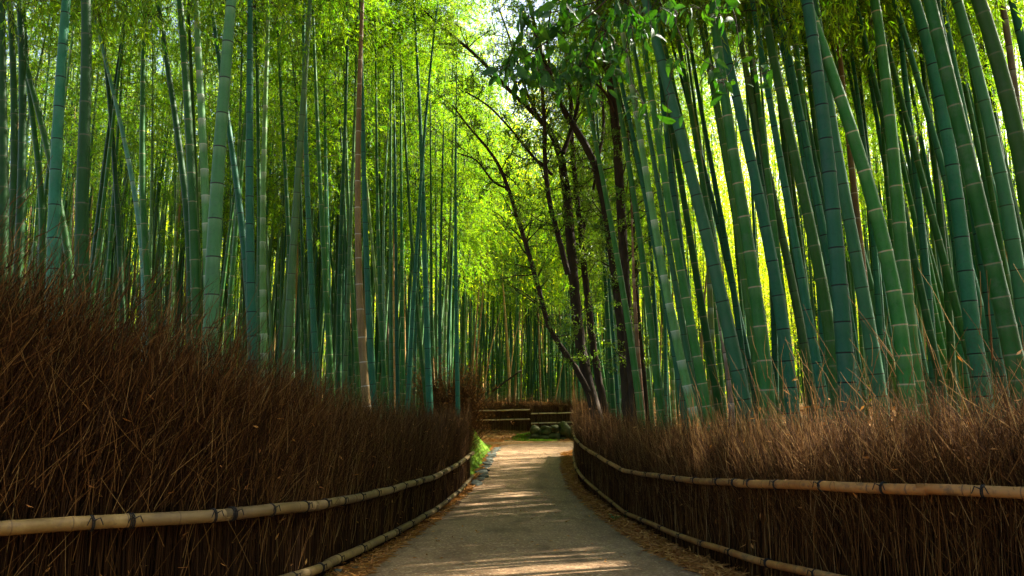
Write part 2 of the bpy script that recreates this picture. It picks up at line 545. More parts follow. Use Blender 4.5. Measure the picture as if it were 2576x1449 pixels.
# a few lone leaves on the asphalt
yy = RNG.uniform(4, 34, 420)
scatter_leaves('fallen_leaves', np.stack([pl(yy) + (pr(yy) - pl(yy)) * RNG.uniform(0.03, 0.97, 420), yy], 1) + 0, 0.008, (0.04, 0.08), label='single dry leaves scattered over the asphalt path').location.z = 0.03
# litter under the grove beyond the right and left fences, and on the bank
n = 36000
x = np.concatenate([RNG.uniform(3, 16, n // 2), RNG.uniform(-14, -2.2, n // 4), RNG.uniform(-2.5, 3.0, n // 4)])
y = np.concatenate([RNG.uniform(9, 34, n // 2), RNG.uniform(9, 30, n // 4), RNG.uniform(36.5, 48, n // 4)])
ok = (x > lateral_right(y) + 0.4) | (x < lateral_left(y) - 0.4) | (y > 38.2) | ((y > 36.2) & (x < -0.4))
scatter_leaves('fallen_leaves', np.stack([x, y], 1)[ok], 0.06, (0.09, 0.17), (0.02, 0.05), label='thick carpet of dry leaves on the ground under the bamboo')


# ------------------------------------------------------------------ bamboo culms
def culm_mesh(name, P, dia, H, z0, mat, sides, sp_scale, node_w=1.0, broken=False):
    """P(z)->(x, y) offsets callable, foot at z0, full height H, local to the foot"""
    nodes = [0.06]
    while nodes[-1] < H - 0.3:
        s = nodes[-1]
        nodes.append(s + sp_scale * (0.20 + 0.29 * min(1, s / 2.6)) * random.uniform(0.93, 1.07) * (1 - 0.45 * max(0, s / H - 0.6) / 0.4))
    zs, node, pale, rad = [], [], [], []

    def r(s):
        return dia / 2 * 1.30 * max(0.10, 1 - max(0, s) / (H * 1.06)) * (1 + 0.10 * math.exp(-s / 0.35))
    zs.append(-0.25); node.append(0); pale.append(0); rad.append(r(0))
    w = max(0.011, dia * 0.085) * node_w
    for i, s in enumerate(nodes):
        if s - 0.16 > (nodes[i - 1] if i else -0.2) + 0.03:
            zs.append(s - 0.16); node.append(0); pale.append(0.0); rad.append(r(s))
        for dz, nd, pa, k in ((-w * 2.2, 0, 1.0, 1.0), (-w * 0.75, 0.0, 1.0, 1.03), (-w * 0.42, 1.0, 0.3, 1.005), (w * 0.42, 1.0, 0.1, 1.055), (w * 0.85, 0.0, 0.1, 1.045), (w * 2.4, 0, 0, 1.0)):
            zs.append(s + dz); node.append(nd); pale.append(pa); rad.append(r(s) * k)
    zs.append(H); node.append(0); pale.append(0); rad.append(r(H) if not broken else r(H) * 0.4)
    zs = np.array(zs)
    order = np.argsort(zs, kind='stable')
    zs = zs[order]
    node, pale, rad = (np.array(q)[order] for q in (node, pale, rad))
    xy = P(zs)
    PT = np.concatenate([xy, zs[:, None]], 1)[None]
    V, Q = tubes(PT, rad[None], sides)
    A = Acc()
    foot = np.clip(1 - (zs - 0.2) / 1.6, 0, 1)
    A.add(V, Q, node=np.repeat(node, sides), pale=np.repeat(pale, sides), foot=np.repeat(foot, sides))
    return A.mesh(name, [mat])


def crown_mesh(name, L=7.0, nb=46, seed=1, dens=1.0):
    """branches with leaf sprays around a vertical axis of length L"""
    A = Acc()
    zb = np.sort(RNG.uniform(0, 1, nb) ** 0.9) * L * 0.97
    az = RNG.uniform(0, 2 * np.pi, nb)
    ln = (0.9 + 1.25 * np.sin(np.pi * np.clip(zb / L * 0.85 + 0.12, 0, 1))) * RNG.uniform(0.7, 1.25, nb)
    up = RNG.uniform(0.35, 0.9, nb)
    K = 6
    t = np.linspace(0, 1, K)
    o = np.stack([np.cos(az), np.sin(az)], 1)
    P = np.zeros((nb, K, 3))
    P[..., :2] = o[:, None] * (ln[:, None] * t)[..., None]
    P[..., 2] = zb[:, None] + ln[:, None] * (up[:, None] * t - 0.75 * t ** 2)
    V, Q = tubes(P, 0.008 * (1 - 0.85 * t)[None] * np.ones((nb, 1)), 3)
    A.add(V, Q, 1, rnd=0.5)
    # side sprays
    ns = int(10 * dens)
    tt = RNG.uniform(0.18, 1.0, (nb, ns))
    seg = np.clip((tt * (K - 1)).astype(int), 0, K - 2)
    fr = tt * (K - 1) - seg
    bi = np.arange(nb)[:, None]
    S = P[bi, seg] * (1 - fr)[..., None] + P[bi, seg + 1] * fr[..., None]
    d = unit(P[bi, seg + 1] - P[bi, seg])
    dv = unit(d * 0.6 + RNG.normal(0, 0.55, d.shape) + np.array([0, 0, -0.05]))
    sl = RNG.uniform(0.25, 0.55, (nb, ns))
    S, dv, sl = S.reshape(-1, 3), dv.reshape(-1, 3), sl.ravel()
    q = np.linspace(0, 1, 3)
    SP_ = S[:, None] + dv[:, None] * (sl[:, None] * q)[..., None]
    SP_[..., 2] -= (sl[:, None] * q ** 2) * 0.35
    V, Q = tubes(SP_, 0.0035 * (1 - 0.6 * q)[None] * np.ones((len(S), 1)), 3)
    A.add(V, Q, 1, rnd=0.5)
    nl = 13
    u = RNG.uniform(0.15, 1.0, (len(S), nl))
    B = S[:, None] + dv[:, None] * (sl[:, None] * u)[..., None]
    B[..., 2] -= sl[:, None] * u ** 2 * 0.35
    ld = unit(dv[:, None] * 0.7 + RNG.normal(0, 0.55, B.shape) + np.array([0, 0, -0.35]))
    m = B.shape[0] * nl
    nr = unit(RNG.normal(0, 0.5, (m, 3)) + np.array([0, 0, 1.0]))
    V, Q = rhombs(B.reshape(-1, 3), ld.reshape(-1, 3), nr, RNG.uniform(0.07, 0.15, m), RNG.uniform(0.014, 0.026, m))
    tone = np.repeat(RNG.uniform(0, 1, len(S)), nl)
    A.add(V, Q, 0, rnd=np.repeat(np.clip(tone * 0.7 + RNG.uniform(0, 0.4, m), 0, 1), 4))
    return A.mesh(name, [M['leaf'], M['twigbark']], smooth=False)


CROWN_L = 7.0
CROWNS = [crown_mesh('crown', CROWN_L, 66, s) for s in range(6)]
PLACED = []          # (x, y) feet of every culm


def put_crown(root, off, tang, scale, name='crown'):
    c = bpy.data.objects.new(name, random.choice(CROWNS))
    COL.objects.link(c)
    c.parent = root
    c.location = off
    q = Vector((0, 0, 1)).rotation_difference(Vector(tang))
    c.rotation_mode = 'QUATERNION'
    c.rotation_quaternion = q @ Quaternion((0, 0, 1), random.uniform(0, 6.28))
    c.scale = (scale[0], scale[0], scale[1])
    return c


def dia_for(w):
    return float(np.interp(w, [4, 6, 8, 10, 15, 20, 30, 42], [.075, .09, .098, .105, .122, .138, .168, .19]))


def traced(label, kind, w, pts, top=None, D=None, group=None, sp=1.0, crown=True, fixed=False):
    """a culm from points (px, py) along its axis, w its width in the photograph"""
    dia = dia_for(w)
    D = D or dia * F / w
    for _ in range(40):
        xf = at(pts[-1][0], pts[-1][1], D)[0]
        if not fixed and D < 37 and lateral_left(D) - 0.95 < xf < lateral_right(D) + 0.9:
            D, dia = D * 1.03, dia * 1.03
    PW = np.array([at(px, py, D) for px, py in pts])
    o = np.argsort(PW[:, 2])
    z, x = PW[o, 2], PW[o, 0]
    deg = min(3, len(z) - 1)
    if len(z) > 3:
        co = np.polyfit(z, x, deg)
    else:
        co = np.polyfit(z, x, deg)
    dco = np.polyder(co)
    zl, zh = z[0], z[-1]
    sl_l, sl_h = np.polyval(dco, zl), np.polyval(dco, zh)
    x_l, x_h = np.polyval(co, zl), np.polyval(co, zh)

    def xs(zz):
        zz = np.asarray(zz, float)
        v = np.polyval(co, np.clip(zz, zl, zh))
        v = np.where(zz < zl, x_l + sl_l * 0.9 * (zz - zl), v)
        dz = zz - zh
        return np.where(zz > zh, x_h + sl_h * dz + 0.012 * np.sign(sl_h) * np.maximum(dz, 0) ** 1.6 * min(1, abs(sl_h) * 6), v)
    zg = 0.6
    for _ in range(4):
        zg = float(hz(xs(zg), D))
    fx = float(xs(zg))
    dl = random.uniform(-0.012, 0.012)
    H = (14.0 + 2.6 * random.random()) if top is None else float(at(top[0], top[1], D)[2] - zg)
    loc = (fx, D, zg)
    root = tag(empty('bamboo', loc), label, 'bamboo', group)
    fn = lambda s: np.stack([xs(zg + s) - fx, dl * np.asarray(s)], 1)
    sides = 16 if w > 18 else (12 if w > 11 else 8)
    me = culm_mesh('culm', fn, dia, H, zg, M[kind], sides, sp * (0.86 + dia * 1.0), 1.0, top is not None)
    c = bpy.data.objects.new('culm', me)
    COL.objects.link(c)
    c.parent = root
    PLACED.append((fx, D))
    if crown and top is None:
        s0 = max(5.2, 0.42 * H)
        if D < 27:
            s0 = max(s0, min(0.70 * H, (CZ + 0.50 * D - zg)))
        p0, p1 = fn(np.array([s0]))[0], fn(np.array([H]))[0]
        tang = np.array([p1[0] - p0[0], p1[1] - p0[1], H - s0])
        put_crown(root, (p0[0], p0[1], s0), tang, (1.0, (H - s0) / CROWN_L * 1.05))
    return root


T = traced
# --- left of the path, from the left edge of the photograph to the middle
T('dark green bamboo culm cut off by the left border of the photo', 'dark', 24, [(6, 0), (9, 250), (10, 450), (8, 640)])
T('straight dark culm just inside the left border, left of the crossing leaner', 'dark', 19, [(24, 0), (34, 200), (36, 400), (30, 620)])
T('dark culm behind the thin one that leans across it near the left border', 'dark', 21, [(56, 0), (62, 200), (60, 400), (52, 620)])
T('dark thin culm leaning steeply from upper left behind the thick blue culm', 'dark', 17, [(22, 0), (55, 125), (95, 250), (122, 380), (170, 620)], D=15.0)
T('slim dark culm that bends left beside the thick blue-grey culm', 'dark', 15, [(70, 150), (75, 215), (97, 400), (107, 620)])
T('thick blue-grey culm with black node rings, leftmost of the thick ones', 'blue', 29, [(163, 0), (152, 165), (143, 300), (137, 480), (133, 640)])
T('thick straight dark green culm right of the thick blue-grey culm', 'dark', 30, [(221, 0), (220, 200), (213, 400), (207, 660)])
T('pale blue thin culm sloping down to the right past the dark thick culm', 'paleblue', 14, [(235, 10), (280, 200), (320, 375), (350, 550), (364, 730)])
T('thin dark culm crossing in front of the sloping pale blue culm', 'dark', 13, [(247, 0), (272, 200), (287, 375), (302, 620)], D=17.5)
T('dark green culm with white bands that stands straight right of the pale blue leaner', 'green', 17, [(370, 0), (363, 250), (362, 450), (373, 700)])
T('dark culm leaning left above, second culm left of the pale banded culm', 'dark', 18, [(392, 0), (420, 175), (445, 350), (465, 500), (478, 740)])
T('green culm with thin pale rings, left neighbour of the pale banded culm', 'green', 22, [(452, 0), (467, 200), (480, 425), (493, 760)])
T('dark narrow culm half hidden behind the green culm with thin pale rings', 'dark', 15, [(472, 0), (482, 200), (489, 380), (502, 760)], D=18.0)
T('pale green culm with broad white bands above each node', 'pale', 22, [(495, 0), (504, 200), (516, 450), (524, 740)], sp=0.92)
T('thickest grey-green culm left of the path, leaning right at its top', 'grey', 34, [(577, 0), (560, 225), (543, 475), (530, 790)])
T('bluish culm that passes behind the thickest grey-green culm and leans left', 'blue', 20, [(531, 0), (552, 150), (582, 375), (607, 550), (629, 800)], D=16.0)
T('upright dark bluish culm right of the thickest grey-green culm', 'blue', 22, [(629, 0), (628, 300), (628, 525), (634, 820)])
T('thin dark culm hugging the right side of the upright bluish culm', 'dark', 13, [(640, 0), (648, 350), (654, 790)], D=18.5)
T('light green culm with white node bands between the upright bluish and the grey leaner', 'pale', 16, [(674, 0), (665, 300), (661, 500), (664, 880)])
T('slim green culm seen between the light banded culm and the grey leaning culm', 'green', 12, [(694, 0), (708, 300), (720, 500), (728, 860)])
T('thin dark culm falling left behind the grey leaning culm', 'dark', 9, [(714, 0), (742, 200), (752, 350), (766, 760)])
T('grey-green culm leaning right at the top, left of the brown dead culm', 'grey', 20, [(783, 0), (766, 250), (751, 450), (733, 720), (720, 930)])
T('bluish culm just right of the grey leaning culm', 'blue', 15, [(767, 0), (769, 250), (775, 500), (786, 720), (796, 930)])
T('dark green slim culm leaning gently left between bluish culm and brown culm', 'green', 14, [(789, 0), (795, 200), (805, 400), (818, 700), (832, 920)])
T('very thin dark culm with a left lean near the brown dead culm', 'dark', 9, [(818, 0), (843, 175), (858, 330), (872, 640), (880, 900)])
T('dark green culm standing just left of the brown dead culm', 'dark', 13, [(873, 0), (868, 250), (861, 470), (855, 650), (852, 910)])
T('narrow green culm emerging from behind the brown dead culm on its left', 'green', 10, [(864, 0), (868, 250), (874, 490), (884, 660), (900, 960)])
T('brown dead culm with white rings standing by the left hedge', 'brown', 18, [(911, 0), (902, 300), (899, 500), (904, 720), (921, 1000)])
T('blue-green culm touching the right side of the brown dead culm', 'blue', 16, [(906, 0), (911, 250), (917, 470), (923, 690), (940, 1010)])
T('light green culm sloping right behind the blue-green neighbour of the brown culm', 'pale', 9, [(915, 380), (934, 590), (948, 748), (966, 907), (974, 1010)])
T('slim upright green culm second to the right of the brown dead culm', 'green', 11, [(942, 0), (944, 200), (948, 470), (954, 700), (970, 1010)])
T('very thin dark brown culm sloping across two upright green culms', 'greybrown', 5, [(940, 350), (952, 530), (964, 689), (976, 828), (988, 990)], D=30)
T('thin pale blue culm tilting right among the slim green culms', 'paleblue', 8, [(972, 380), (968, 500), (963, 620), (966, 800), (968, 980)])
T('slim pale grey culm upright left of the orange dry culm', 'grey', 10, [(981, 0), (982, 300), (982, 600), (985, 1010)])
T('thin orange dry culm standing among green ones left of the path', 'tan', 7, [(998, 420), (993, 520), (989, 669), (991, 808), (993, 1000)], top=(1000, 395))
T('bluish slim culm rising directly right of the orange dry culm', 'blue', 10, [(992, 300), (996, 649), (998, 828), (1001, 1000)])
T('dark slim upright culm with ladder-like rings right of the orange dry culm', 'green', 9, [(1007, 0), (1010, 350), (1012, 708), (1015, 1010)])
T('short broken orange culm with its top snapped off', 'tan', 6, [(1017, 510), (1017, 640), (1019, 960)], top=(1017, 497))
T('dark green culm leaning left that crosses the blue leaning culm low down', 'dark', 10, [(1012, 200), (1024, 400), (1038, 649), (1053, 808), (1067, 960)])
T('blue-green thin culm leaning right at the top, crossing the dark leaner', 'blue', 11, [(1094, 50), (1074, 250), (1058, 450), (1045, 669), (1034, 868), (1026, 1010)])
T('stout blue-green culm left of the dry brown bush', 'blue', 15, [(1054, 250), (1063, 470), (1069, 669), (1074, 828), (1082, 1050)])
T('thin green culm behind the dry bush, just right of the stout blue-green culm', 'green', 8, [(1083, 300), (1084, 470), (1086, 900)])
T('pale thin culm rising behind the left part of the dry bush', 'grey', 7, [(1094, 300), (1096, 500), (1098, 900)])
T('thin blue culm rising behind the middle of the dry bush', 'blue', 8, [(1116, 350), (1112, 500), (1107, 910)])
T('thin pale culm with a bright sunlit edge behind the dry bush', 'pale', 8, [(1138, 430), (1134, 530), (1125, 708), (1119, 920)])
T('slender blue-green culm standing alone in front of the dry brown bush', 'blue', 12, [(1147, 330), (1146, 500), (1148, 748), (1152, 1055)], D=21.6, fixed=True)
T('thin green culm right behind the dry bush, tallest on its right side', 'green', 7, [(1170, 330), (1169, 500), (1167, 828), (1162, 980)])
T('very thin pale culm leaning right above the right side of the dry bush', 'pale', 6, [(1193, 450), (1181, 629), (1172, 788), (1164, 980)])
# --- dry culms in the far grove behind the back fence
T('tan dry culm leaning right, left end of the far grove behind the back fence', 'tan', 7.5, [(1217, 560), (1203, 748), (1190, 907), (1184, 990)], D=41.5)
T('slimmer orange dry culm leaning right, close beside the tan leaning one', 'tan', 6, [(1226, 630), (1215, 740), (1200, 900), (1196, 990)], D=42.5)
T('thin tan culm leaning far to the right above the back fence rail', 'tan', 6, [(1270, 750), (1237, 868), (1216, 1000)], D=43, top=(1271, 745))
T('thick orange-brown culm leaning left in the middle of the far grove', 'tan', 9, [(1260, 620), (1267, 740), (1275, 840), (1281, 1005)], D=44)
T('tan culm forming a V with the thick orange-brown culm', 'tan', 6, [(1309, 795), (1293, 868), (1281, 980)], D=43.5, top=(1310, 790))
T('thin tan culm leaning right near the right end of the back fence', 'tan', 5.5, [(1420, 900), (1408, 950), (1398, 1000)], D=43, top=(1424, 880))
T('thin reddish dry culm upright in the right half of the far grove', 'brown', 6, [(1352, 700), (1356, 850), (1360, 1000)], D=45)
# --- right of the path
T('thin green culm left of the dark trunks, leaning left, behind the right hedge', 'green', 11, [(1496, 330), (1516, 604), (1526, 763), (1538, 942), (1547, 1080)])
T('thin bluish culm pressed against the left dark trunk', 'blue', 9.5, [(1510, 400), (1524, 604), (1540, 803), (1554, 1002), (1559, 1085)])
T('slim green culm with pale rings that arches left across the dark trunks', 'green', 16, [(1467, 200), (1494, 350), (1529, 520), (1559, 670), (1589, 882), (1605, 1002), (1618, 1080)])
T('old culm wrapped in shredded brown sheath beside the dark trunk', 'sheath', 15, [(1588, 420), (1592, 604), (1597, 763), (1605, 882), (1612, 990)], top=(1586, 400))
T('green culm with fine white rings, first right of the sheathed brown culm', 'green', 17, [(1531, 125), (1559, 280), (1581, 425), (1611, 604), (1634, 803), (1653, 962), (1664, 1080)])
T('narrow blue culm behind the green one right of the sheathed culm', 'blue', 11, [(1600, 250), (1618, 420), (1637, 604), (1648, 803), (1658, 1020)])
T('light culm with chalky white patches, leaning left beside the path', 'pale', 20, [(1558, 50), (1580, 150), (1612, 350), (1645, 590), (1677, 720), (1701, 842), (1729, 970), (1750, 1070)], D=13.6)
T('blue-green culm whose foot stands left of the chalky white-patched culm', 'blue', 17, [(1630, 520), (1655, 650), (1673, 743), (1697, 882), (1717, 1002), (1726, 1080)], D=15.5)
T('green culm right of the chalky culm with brown-rimmed nodes', 'green', 22, [(1600, 0), (1630, 150), (1660, 400), (1693, 604), (1725, 743), (1753, 882), (1773, 986), (1783, 1070)])
T('big blue-green culm leaning strongly left, bruised and scarred near its foot', 'blue', 31, [(1620, 0), (1660, 130), (1709, 320), (1742, 470), (1773, 604), (1808, 715), (1840, 842), (1864, 962), (1878, 1070)])
T('yellow-green slim culm standing upright left of the big scarred culm', 'yellow', 15, [(1745, 300), (1770, 480), (1784, 663), (1789, 842), (1797, 1050)])
T('leaning tan broken culm behind the yellow-green slim culm', 'tan', 10, [(1790, 560), (1782, 650), (1774, 731), (1764, 900)], top=(1792, 540))
T('grey weathered culm stump half hidden behind the big scarred culm', 'greybrown', 22, [(1803, 780), (1812, 830), (1828, 922), (1842, 1070)], top=(1801, 765))
T('green culm with brown nodes leaning left of the thick pale-ringed culm', 'green', 18, [(1690, 0), (1717, 130), (1747, 350), (1772, 480), (1800, 640), (1822, 800), (1850, 1050)], D=16.0)
T('bluish culm between the big scarred culm and the thick pale-ringed culm', 'blue', 17, [(1735, 80), (1770, 300), (1800, 470), (1828, 604), (1845, 723), (1864, 882), (1878, 1020)], D=16.8)
T('thick green culm with pale cream rings in the middle of the right grove', 'green', 32, [(1790, 0), (1801, 125), (1827, 275), (1853, 450), (1876, 604), (1897, 723), (1917, 862), (1929, 1002), (1936, 1080)])
T('thick blue culm leaning left, right neighbour of the thick pale-ringed culm', 'blue', 29, [(1780, -60), (1812, 70), (1848, 225), (1882, 385), (1912, 520), (1934, 620), (1956, 740), (1979, 882), (1994, 1060)])
T('thin dark blue culm right behind the foot of the thick blue leaning culm', 'blue', 10, [(1944, 620), (1952, 740), (1959, 842), (1972, 1060)])
T('mottled grey-yellow slim culm bending left right of the thick blue culm', 'grey', 20, [(1842, 0), (1867, 125), (1902, 300), (1935, 450), (1967, 604), (1995, 723), (2023, 862), (2043, 1002), (2053, 1060)])
T('bluish slim upright culm seen in the bright yellow gap', 'blue', 14, [(1889, 0), (1893, 125), (1907, 275), (1926, 475), (1938, 650), (1950, 900)])
T('dark green culm with white rings leaning left beside the bright yellow gap', 'dark', 27, [(1916, 0), (1939, 125), (1982, 325), (2015, 475), (2043, 610), (2067, 710), (2088, 850), (2104, 980)])
T('bluish leaner running parallel just right of the white-ringed dark culm', 'blue', 18, [(1942, 0), (1972, 150), (2012, 325), (2044, 510), (2063, 743), (2075, 942), (2084, 1080)])
T('slender teal culm behind the bluish leaner, right of the yellow gap', 'blue', 16, [(1985, 0), (1999, 150), (2022, 300), (2043, 430), (2072, 650), (2100, 950)], D=17.5)
T('grey-green slim culm left of the broad teal culm', 'green', 18, [(2006, 0), (2022, 125), (2047, 300), (2063, 475), (2079, 650), (2098, 960)], D=16.5)
T('broad teal culm, straight, with evenly spaced black rings', 'blue', 37, [(2030, 0), (2040, 75), (2063, 225), (2079, 375), (2097, 575), (2112, 724), (2124, 850), (2135, 1030)], sp=0.92)
T('green culm leaning hard left that crosses in front of the broad teal culm', 'green', 29, [(2030, -10), (2067, 100), (2107, 215), (2147, 325), (2183, 450), (2218, 580), (2248, 724), (2278, 930)], D=9.9)
T('dead brown culm with split bark crossed by the hard leaning green culm', 'brown', 18, [(2098, 0), (2112, 125), (2132, 325), (2144, 450), (2163, 600), (2190, 860)])
T('teal culm standing right behind the broad teal culm low in the grove', 'blue', 32, [(2072, 180), (2092, 300), (2117, 450), (2142, 600), (2169, 740), (2192, 850), (2217, 1040)], D=11.4)
T('slim blue culm right of the dead brown culm, upper half in view', 'blue', 15, [(2115, 0), (2137, 125), (2157, 275), (2178, 425), (2199, 650), (2218, 940)])
T('second slim blue culm right of the dead brown culm, paired with the first', 'blue', 14, [(2137, 0), (2152, 150), (2168, 275), (2188, 450), (2207, 700), (2225, 950)], D=18)
T('thin dark culm between the slim blue pair and the straight thick green culm', 'dark', 12, [(2189, 0), (2202, 150), (2217, 300), (2233, 450), (2252, 720), (2262, 950)])
T('straight thick green culm with yellow streaks right of the leaning pair', 'green', 32, [(2205, 0), (2222, 150), (2247, 350), (2266, 550), (2278, 740), (2290, 850), (2314, 1020)])
T('dark bluish slim culm right of the straight thick green culm', 'blue', 18, [(2251, 0), (2272, 200), (2297, 400), (2318, 600), (2333, 740), (2350, 980)])
T('slim dark green culm behind the pair of thick right-hand culms', 'dark', 16, [(2305, 0), (2333, 250), (2353, 425), (2377, 650), (2395, 960)])
T('thick dark green culm leaning left with wide internodes near the right border', 'dark', 38, [(2335, 0), (2372, 150), (2408, 300), (2442, 440), (2478, 590), (2510, 724), (2540, 850), (2566, 980)])
T('thick dark blue-green upright culm left of the wide-internode leaner', 'blue', 38, [(2325, 60), (2362, 200), (2388, 350), (2413, 525), (2430, 700), (2448, 800), (2468, 980)], D=11.0)
T('dark blue slim culm behind the wide-internode leaner', 'blue', 21, [(2376, 0), (2397, 125), (2432, 300), (2467, 500), (2500, 724), (2520, 960)], D=14)
T('bluish culm with black rings leaning left, second from the right border', 'blue', 31, [(2402, 0), (2437, 125), (2482, 300), (2513, 425), (2538, 575), (2568, 740), (2595, 980)])
T('very dark thick culm leaning out of the top right corner', 'dark', 40, [(2460, 0), (2502, 125), (2537, 265), (2568, 400), (2592, 510), (2640, 760)])
T('grey-brown dead culm in the top right corner behind the very dark culm', 'greybrown', 25, [(2528, 0), (2547, 125), (2563, 260), (2590, 520)], D=14)
T('dark bluish culm cut by the right border of the photo at the top', 'blue', 27, [(2553, 0), (2578, 110), (2605, 240), (2650, 500)])
T('thin dark green culm between the bluish leaner and the very dark corner culm', 'dark', 14, [(2465, 50), (2483, 150), (2517, 350), (2547, 550), (2572, 800)])

# --- culms nothing tells apart: filled in behind the ones above
VIS = []


def fill(n, label, group, kinds, xr, Dr, w_dia=(0.085, 0.125), lean=(0.0, 0.05), sep=0.4, sp=1.0, cull=None):
    made = tries = 0
    while made < n and tries < n * 60:
        tries += 1
        D = random.uniform(*Dr)
        px = random.uniform(*xr)
        x, y = (px - 1288) / F * D, D
        if y < 38.5 and (lateral_left(y) - 0.9 < x < lateral_right(y) + 0.9):
            continue
        if y < 46 and 38.5 <= y and False:
            continue
        if cull and cull(x, y):
            continue
        if any((x - a) ** 2 + (y - b) ** 2 < sep * sep for a, b in PLACED):
            continue
        zg = float(hz(x, y))
        dia = random.uniform(*w_dia)
        H = random.uniform(12.5, 16.5)
        lx, ly = random.gauss(*lean), random.gauss(0, 0.03)
        cv = random.gauss(0, 0.0022)
        root = tag(empty('bamboo', (x, y, zg)), label, 'bamboo', group)
        fn = lambda s: np.stack([lx * np.asarray(s) + cv * np.asarray(s) ** 2, ly * np.asarray(s)], 1)
        kind = random.choice(kinds)
        me = culm_mesh('culm', fn, dia, H, zg, M[kind], 7, sp * (0.86 + dia), 1.5 if D > 25 else 1.2)
        c = bpy.data.objects.new('culm', me)
        COL.objects.link(c)
        c.parent = root
        s0 = H * random.uniform(0.36, 0.48)
        if 1690 < px < 2120 and D < 40:
            s0 = H * random.uniform(0.66, 0.74)
        if D < 24:
            s0 = max(s0, H * random.uniform(0.5, 0.62))
        p0, p1 = fn(np.array([s0]))[0], fn(np.array([H]))[0]
        put_crown(root, (p0[0], p0[1], s0), (p1[0] - p0[0], p1[1] - p0[1], H - s0), (1.0, (H - s0) / CROWN_L * 1.05))
        PLACED.append((x, y))
        made += 1


fill(26, 'thin green background culm in the shade between the thick culms far left', 'thin culms behind the far left culms', ['dark', 'green', 'pale', 'grey'], (-60, 470), (17, 34), lean=(0.0, 0.05), sep=0.6)
fill(36, 'thin green background culm between the pale banded culm and the brown culm', 'thin culms behind the middle left culms', ['green', 'pale', 'blue', 'grey', 'pale'], (470, 900), (18, 36), lean=(0.0, 0.045), sep=0.6)
fill(26, 'thin green background culm between the brown culm and the dry bush', 'thin culms behind the slim left culms', ['green', 'blue', 'pale', 'grey'], (900, 1190), (26, 40), lean=(0.02, 0.035), sep=0.5)
fill(38, 'thin green culm of the dense far grove behind the back fence', 'culms of the far grove behind the back fence', ['green', 'blue', 'blue', 'grey', 'green', 'dark'], (1180, 1480), (44, 60), (0.10, 0.14), lean=(0.015, 0.04), sep=0.5)
fill(20, 'thin green background culm among the dark tree trunks', 'thin culms behind the dark trunks', ['green', 'blue', 'grey', 'pale'], (1480, 1700), (24, 40), lean=(-0.03, 0.04), sep=0.6)
fill(15, 'thin green background culm between the chalky culm and the yellow gap', 'thin culms behind the middle right culms', ['green', 'blue', 'pale', 'yellow'], (1700, 2080), (19, 34), lean=(-0.05, 0.04), sep=0.6)
fill(24, 'thin dark background culm between the thick culms near the right border', 'thin culms behind the far right culms', ['dark', 'green', 'blue', 'dark'], (2080, 2660), (15, 30), lean=(-0.07, 0.04), sep=0.55)


fill(46, 'middling culm half hidden between the thick culms of the right grove', 'middling culms of the right grove', ['blue', 'green', 'blue', 'dark'], (1690, 2680), (12.5, 19.5), (0.115, 0.15), lean=(-0.10, 0.04), sep=0.45)


# the part of the grove one cannot count any more
def far_grove():
    A = Acc()
    n = 2500
    D = RNG.uniform(36, 80, n)
    px = RNG.uniform(-250, 2850, n)
    D[400:1300] = RNG.uniform(27, 46, 900)
    px[400:1300] = np.where(RNG.uniform(0, 1, 900) < 0.66, RNG.uniform(-200, 1150, 900), RNG.uniform(2040, 2800, 900))
    D[:330] = RNG.uniform(50, 78, 330)
    px[:330] = RNG.uniform(1120, 1560, 330)
    x = (px - 1288) / F * D
    z = hz(x, D)
    H = RNG.uniform(12, 17, n)
    K = 24
    t = np.linspace(0, 1, K)
    lean = RNG.normal(0, 0.045, n)
    P = np.zeros((n, K, 3))
    P[..., 0] = x[:, None] + lean[:, None] * H[:, None] * t
    P[..., 1] = D[:, None]
    P[..., 2] = z[:, None] - 0.2 + H[:, None] * t
    keep = ~((D < 47) & (np.abs(px - 1330) < 190))
    P, H = P[keep], H[keep]
    n = len(P)
    V, Q = tubes(P, (RNG.uniform(0.05, 0.08, n)[:, None] * (1 - 0.7 * t)[None]), 6)
    nd = np.zeros((n, K, 6))
    nd[:, ::2] = 0.6
    mats = [M['green'], M['blue'], M['grey'], M['tan'], M['pale']]
    per = len(Q) // n
    A.add(V, Q, 0, node=0.0, pale=np.repeat((np.arange(K) % 2)[None], n, 0).repeat(6) * 0.5, foot=0.0)
    o = A.build('distant_bamboo', mats)
    mi = np.repeat(RNG.choice([0, 4, 1, 2, 0, 4, 2, 4, 3], n), per).astype(np.int32)
    o.data.polygons.foreach_set('material_index', mi)
    tag(o, 'countless hair-thin bamboo culms filling the distance of the grove', 'bamboo grove', kind='stuff')


far_grove()


